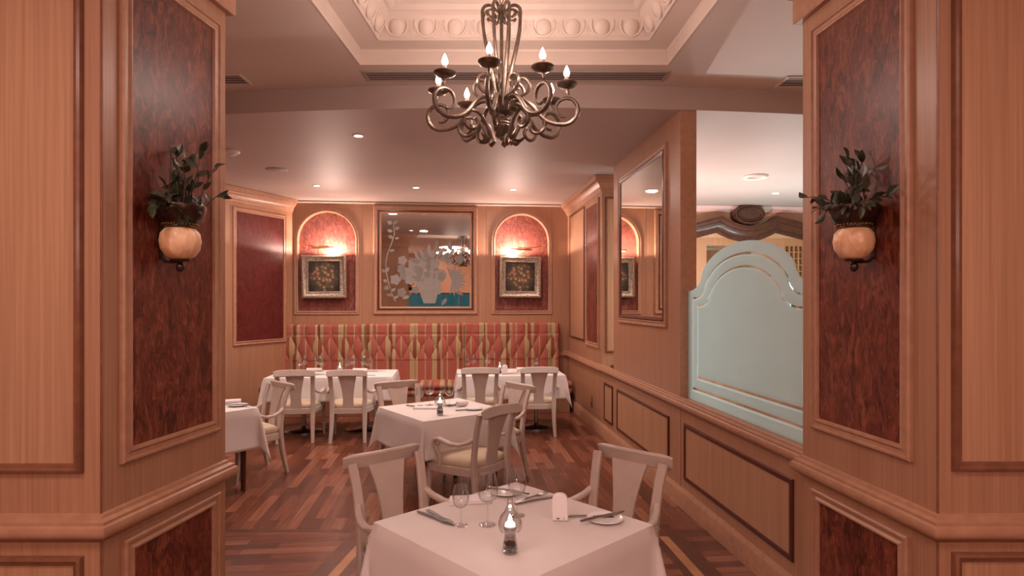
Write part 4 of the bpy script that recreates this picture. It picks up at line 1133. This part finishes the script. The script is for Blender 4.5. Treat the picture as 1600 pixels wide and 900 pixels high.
# middle table
wineglass('small', 656, 634, 'small wine glass at the left of the middle table')
wineglass('large', 671, 633, 'large wine glass left of the candle on the middle table')
wineglass('large', 702, 635, 'wine glass right of the candle on the middle table')
far = [('small', 469, 'left end of the far left table, first from left'), ('large', 476, 'left end of the far left table, second from left'), ('large', 499, 'beside the napkin on the far left table, left one'), ('small', 503.5, 'beside the napkin on the far left table, right one'),
       ('small', 543.5, 'right of the candle on the far left table, small'), ('large', 551, 'right of the candle on the far left table, large'), ('large', 568, 'right end of the far left table, large'), ('small', 575.5, 'right end of the far left table, small')]
for k, px, w in far: wineglass(k, px, 580.5, 'wine glass at the '+w if 'end' in w else 'wine glass '+w)
far = [('small', 731, 'left end of the far right table, smaller'), ('large', 739.5, 'left end of the far right table, larger'), ('large', 762, 'left of the candle on the far right table'), ('small', 838, 'right end of the far right table')]
for k, px, w in far: wineglass(k, px, 578.5, 'wine glass '+('at the ' if 'end' in w else '')+w)

WAXM = emit('glowing_candle_wax', (1, .93, .88), .9)
PEB = plain('dark_blue_glass_pebbles', (.03, .05, .07), .15, var=.8, scale=120)
WCUP = plain('milky_glass_cup', (.62, .55, .52), .25)
def candle(px, py, label, s=1.0, z=.748, e=.22):
    x, y = P(px, py, z)
    t = thing('candle_lamp', label, 'candle lamp', (x, y, z), 0, 'candle lamps on the tables'); t.scale = (s, s, s)
    b = MB(); b.lathe([(0, .0005), (.026, .001), (.0295, .007), (.030, .022), (.0265, .042), (.0215, .062), (.0215, .080), (.0265, .104), (.0258, .106), (.0212, .08), (.0210, .062), (.0245, .042), (.0275, .022), (.025, .009), (0, .008)], 28); obj('glass_holder', b, HOLD, t, ang=60)
    b = MB(); R = random.Random(5)
    for i in range(44):
        a = R.uniform(0, 6.28); r = R.uniform(.004, .021); b.ball((r*math.cos(a), r*math.sin(a), R.uniform(.014, .042)), .0062, .0062, .0058, 6, 4)
    obj('pebbles', b, PEB, t)
    b = MB(); b.lathe([(0, .056), (.0195, .056), (.0198, .078), (.0240, .101), (0, .103)], 20); obj('milky_cup', b, WCUP, t, ang=60)
    b = MB(); b.lathe([(0, .103), (.0205, .103), (.0195, .112), (.012, .120), (0, .121)], 20); obj('wax_candle', b, WAXM, t, ang=60)
    b = MB(); b.lathe([(0, .119), (.0055, .122), (.0075, .129), (.005, .139), (0, .148)], 10); obj('flame', b, FLAME, t)
    b = MB(); b.lathe([(.028, .078), (.040, .086), (.0465, .102), (.045, .120), (.036, .142), (.021, .160), (.012, .180), (.0105, .210), (.0097, .210), (.0112, .18), (.0202, .16), (.0352, .142), (.0442, .12), (.0457, .102), (.0393, .087), (.0275, .079)], 28); obj('glass_chimney', b, GLASS, t, ang=60)
    light('POINT', (x, y, z+.15*s), e, (1, .75, .6), .012)
candle(797, 864, 'glass candle lamp with dark pebbles on the foreground table')
candle(687.5, 648.5, 'glass candle lamp with dark pebbles on the middle table')
candle(531, 585, 'small glowing candle lamp on the far left table', .85)
candle(781, 584, 'small glowing candle lamp on the far right table', .85)

def plate(x, y, r, label, group='side plates'):
    t = MB().lathe([(0, .004), (r*.6, .004), (r*.68, .006), (r, .014), (r*1.01, .016), (r*.98, .017), (r*.66, .009), (0, .007)], 32)
    return obj('side_plate', t, CHINA, loc=(x, y, ZT), label=label, cat='plate', group=group, ang=40)
knife_m = MB().bar([(-.105, 0, .004), (-.02, 0, .005), (0, 0, .004), (.06, 0, .003), (.105, 0, .003)], [.009, .012, .010, .018, .006], [.006, .006, .004, .002, .002], (0, 1, 0))
fork_m = MB().bar([(-.1, 0, .003), (-.02, 0, .006), (.02, 0, .005), (.04, 0, .004)], [.012, .007, .006, .020], [.003, .004, .004, .002], (0, 1, 0))
for q in (-.0085, -.0028, .0028, .0085): fork_m.bar([(.04, q, .004), (.065, q, .007), (.09, q*.9, .006)], [.0035, .0028, .002], [.002, .002, .0015], (0, 1, 0))
km = fm = None
def cutlery(kind, px, py, ang, label, z=ZT+.001, s=1):
    x, y = P(px, py, z); 
    o = obj(kind, knife_m if kind == 'knife' else fork_m, STEEL, loc=(x, y, z), rz=ang, label=label, cat=kind, group='table %ss' % kind); o.scale = (s*1.15, s*1.5, s*1.4)
def napkin(px, py, w, l, ang, label, kind='roll', z=ZT):
    x, y = P(px, py, z); b = MB()
    if kind == 'roll':
        n = 14; pr = []
        R = .026
        for i in range(40):
            a = i*.42; r = R*(1-.014*i); pr.append((r*math.cos(a), R+r*math.sin(a)))
        vs = []; 
        for j in range(7):
            xx = -l/2+l*j/6
            vs += [(xx, p[0]*w+.002*math.sin(j*2), p[1]*.95+.001) for p in pr]
        k = len(pr); b.add(vs, [(j*k+i, j*k+i+1, (j+1)*k+i+1, (j+1)*k+i) for j in range(6) for i in range(k-1)])
        b.tube([(-l/2+.004, 0, R*.97), (l/2-.004, 0, R*.97)], R*.8, 14)
    elif kind == 'stand':
        hw_, hh, th = .036, .118, .030
        pr = [(-hw_, 0), (hw_, 0), (hw_, hh*.72), (hw_*.8, hh*.92), (hw_*.35, hh), (-hw_*.35, hh), (-hw_*.8, hh*.92), (-hw_, hh*.72)]
        b.slab(pr, lambda u, zz, h: (u, h, zz+.001), -th/2, th/2)
        b.slab([(u*.9, v*.95) for u, v in pr], lambda u, zz, h: (u, h, zz+.001), th/2, th/2+.012)
    else:
        for i in range(3): b.prism([(-l/2, -w/2+i*.006), (l/2-.004*i, -w/2), (l/2, w/2-i*.004), (-l/2+.003*i, w/2)], .001+i*.005, .0055+i*.005)
    return obj('napkin', b, NAPK, loc=(x, y, z), rz=ang, label=label, cat='napkin', group='white napkins', ang=50, bevel=.002 if kind == 'flat' else (.006 if kind == 'stand' else 0))
# foreground table
cutlery('knife', 680, 811, -.75, 'knife at the left corner of the foreground table'); cutlery('fork', 687, 809, -.95, 'fork at the left corner of the foreground table')
napkin(735, 783, .10, .20, .15, 'flat folded napkin at the back left edge of the foreground table', 'flat')
x, y = P(790, 772, ZT); plate(x, y, .075, 'side plate at the back corner of the foreground table')
cutlery('knife', 793, 767, 2.6, 'knife lying on the plate at the back corner of the foreground table', ZT+.018)
cutlery('knife', 838, 782, .55, 'knife beside the rolled napkin at the back of foreground table'); cutlery('fork', 832, 778, .75, 'fork beside the rolled napkin at the back of foreground table')
nk = napkin(875, 813, .1, .1, -.05, 'upright folded white napkin on the right half of foreground table', 'stand')
b = MB(); b.bar([(-.016, -.0156, .014), (-.010, -.0157, .011), (-.005, -.0156, .015), (.0, -.0156, .013)], [.003, .005, .004, .002], .001, (0, 0, 1)); b.bar([(.016, -.0156, .010), (.017, -.0156, .018)], .002, .001, (1, 0, 0))
obj('printed_mark', b, BLACK, nk, ang=0)
x, y = P(945, 814, ZT); plate(x, y, .078, 'side plate at the right corner of the foreground table')
cutlery('knife', 942, 808, .55, 'knife lying on the plate at the right corner of foreground table', ZT+.018); cutlery('fork', 922, 809, -.1, 'fork beside the plate at the right corner of foreground table')
# middle table
napkin(667, 638.5, .09, .24, .0, 'flat folded napkin at the left of the middle table', 'flat')
napkin(722, 635, 1, .12, .9, 'rolled napkin at the right of the middle table')
x, y = P(740, 640, ZT); plate(x, y, .08, 'side plate at the right corner of the middle table')
x, y = P(706, 632.5, ZT); plate(x, y, .07, 'side plate at the back corner of the middle table')
cutlery('knife', 650, 636, -.6, 'knife at the left corner of the middle table'); cutlery('fork', 706, 634.5, .2, 'fork at the back corner of the middle table')
cutlery('knife', 733, 641, .3, 'knife by the plate at the right corner of the middle table')
# table by left pillar
napkin(361, 632, 1.15, .17, .35, 'rolled napkin on the table by the left pillar')
x, y = P(372, 634.5, ZT); plate(x, y, .085, 'side plate on the table by the left pillar')
cutlery('knife', 376, 633, .2, 'knife on the plate by the left pillar', ZT+.018)
# far tables
napkin(491, 580.5, 1.3, .2, .2, 'rolled napkin behind the left chair of the far left table')
napkin(563, 581, 1.2, .2, -.1, 'rolled napkin at the right half of the far left table')
napkin(746, 580, 1.3, .26, 0, 'rolled napkin at the left half of the far right table')
napkin(822, 579.5, 1.3, .26, 0, 'rolled napkin at the right half of the far right table')
napkin(789, 584, .8, .1, 0, 'upright rolled napkin beside the candle on the far right table', 'stand')
for (kd, px, py, a, lb) in (('knife', 500, 586, .4, 'knife behind the left chair of the far left table'), ('fork', 495, 585, -.2, 'fork behind the left chair of the far left table'),
                            ('knife', 573, 587, .3, 'knife near the front edge of the far left table'), ('knife', 590, 580, .1, 'knife at the right end of the far left table'), ('fork', 584, 581, .3, 'fork at the right end of the far left table'),
                            ('knife', 798, 585, .2, 'knife in the middle of the far right table'), ('fork', 803, 583, .6, 'fork in the middle of the far right table'), ('knife', 715, 585, .1, 'knife at the left end of the far right table')):
    cutlery(kd, px, py, a, lb)
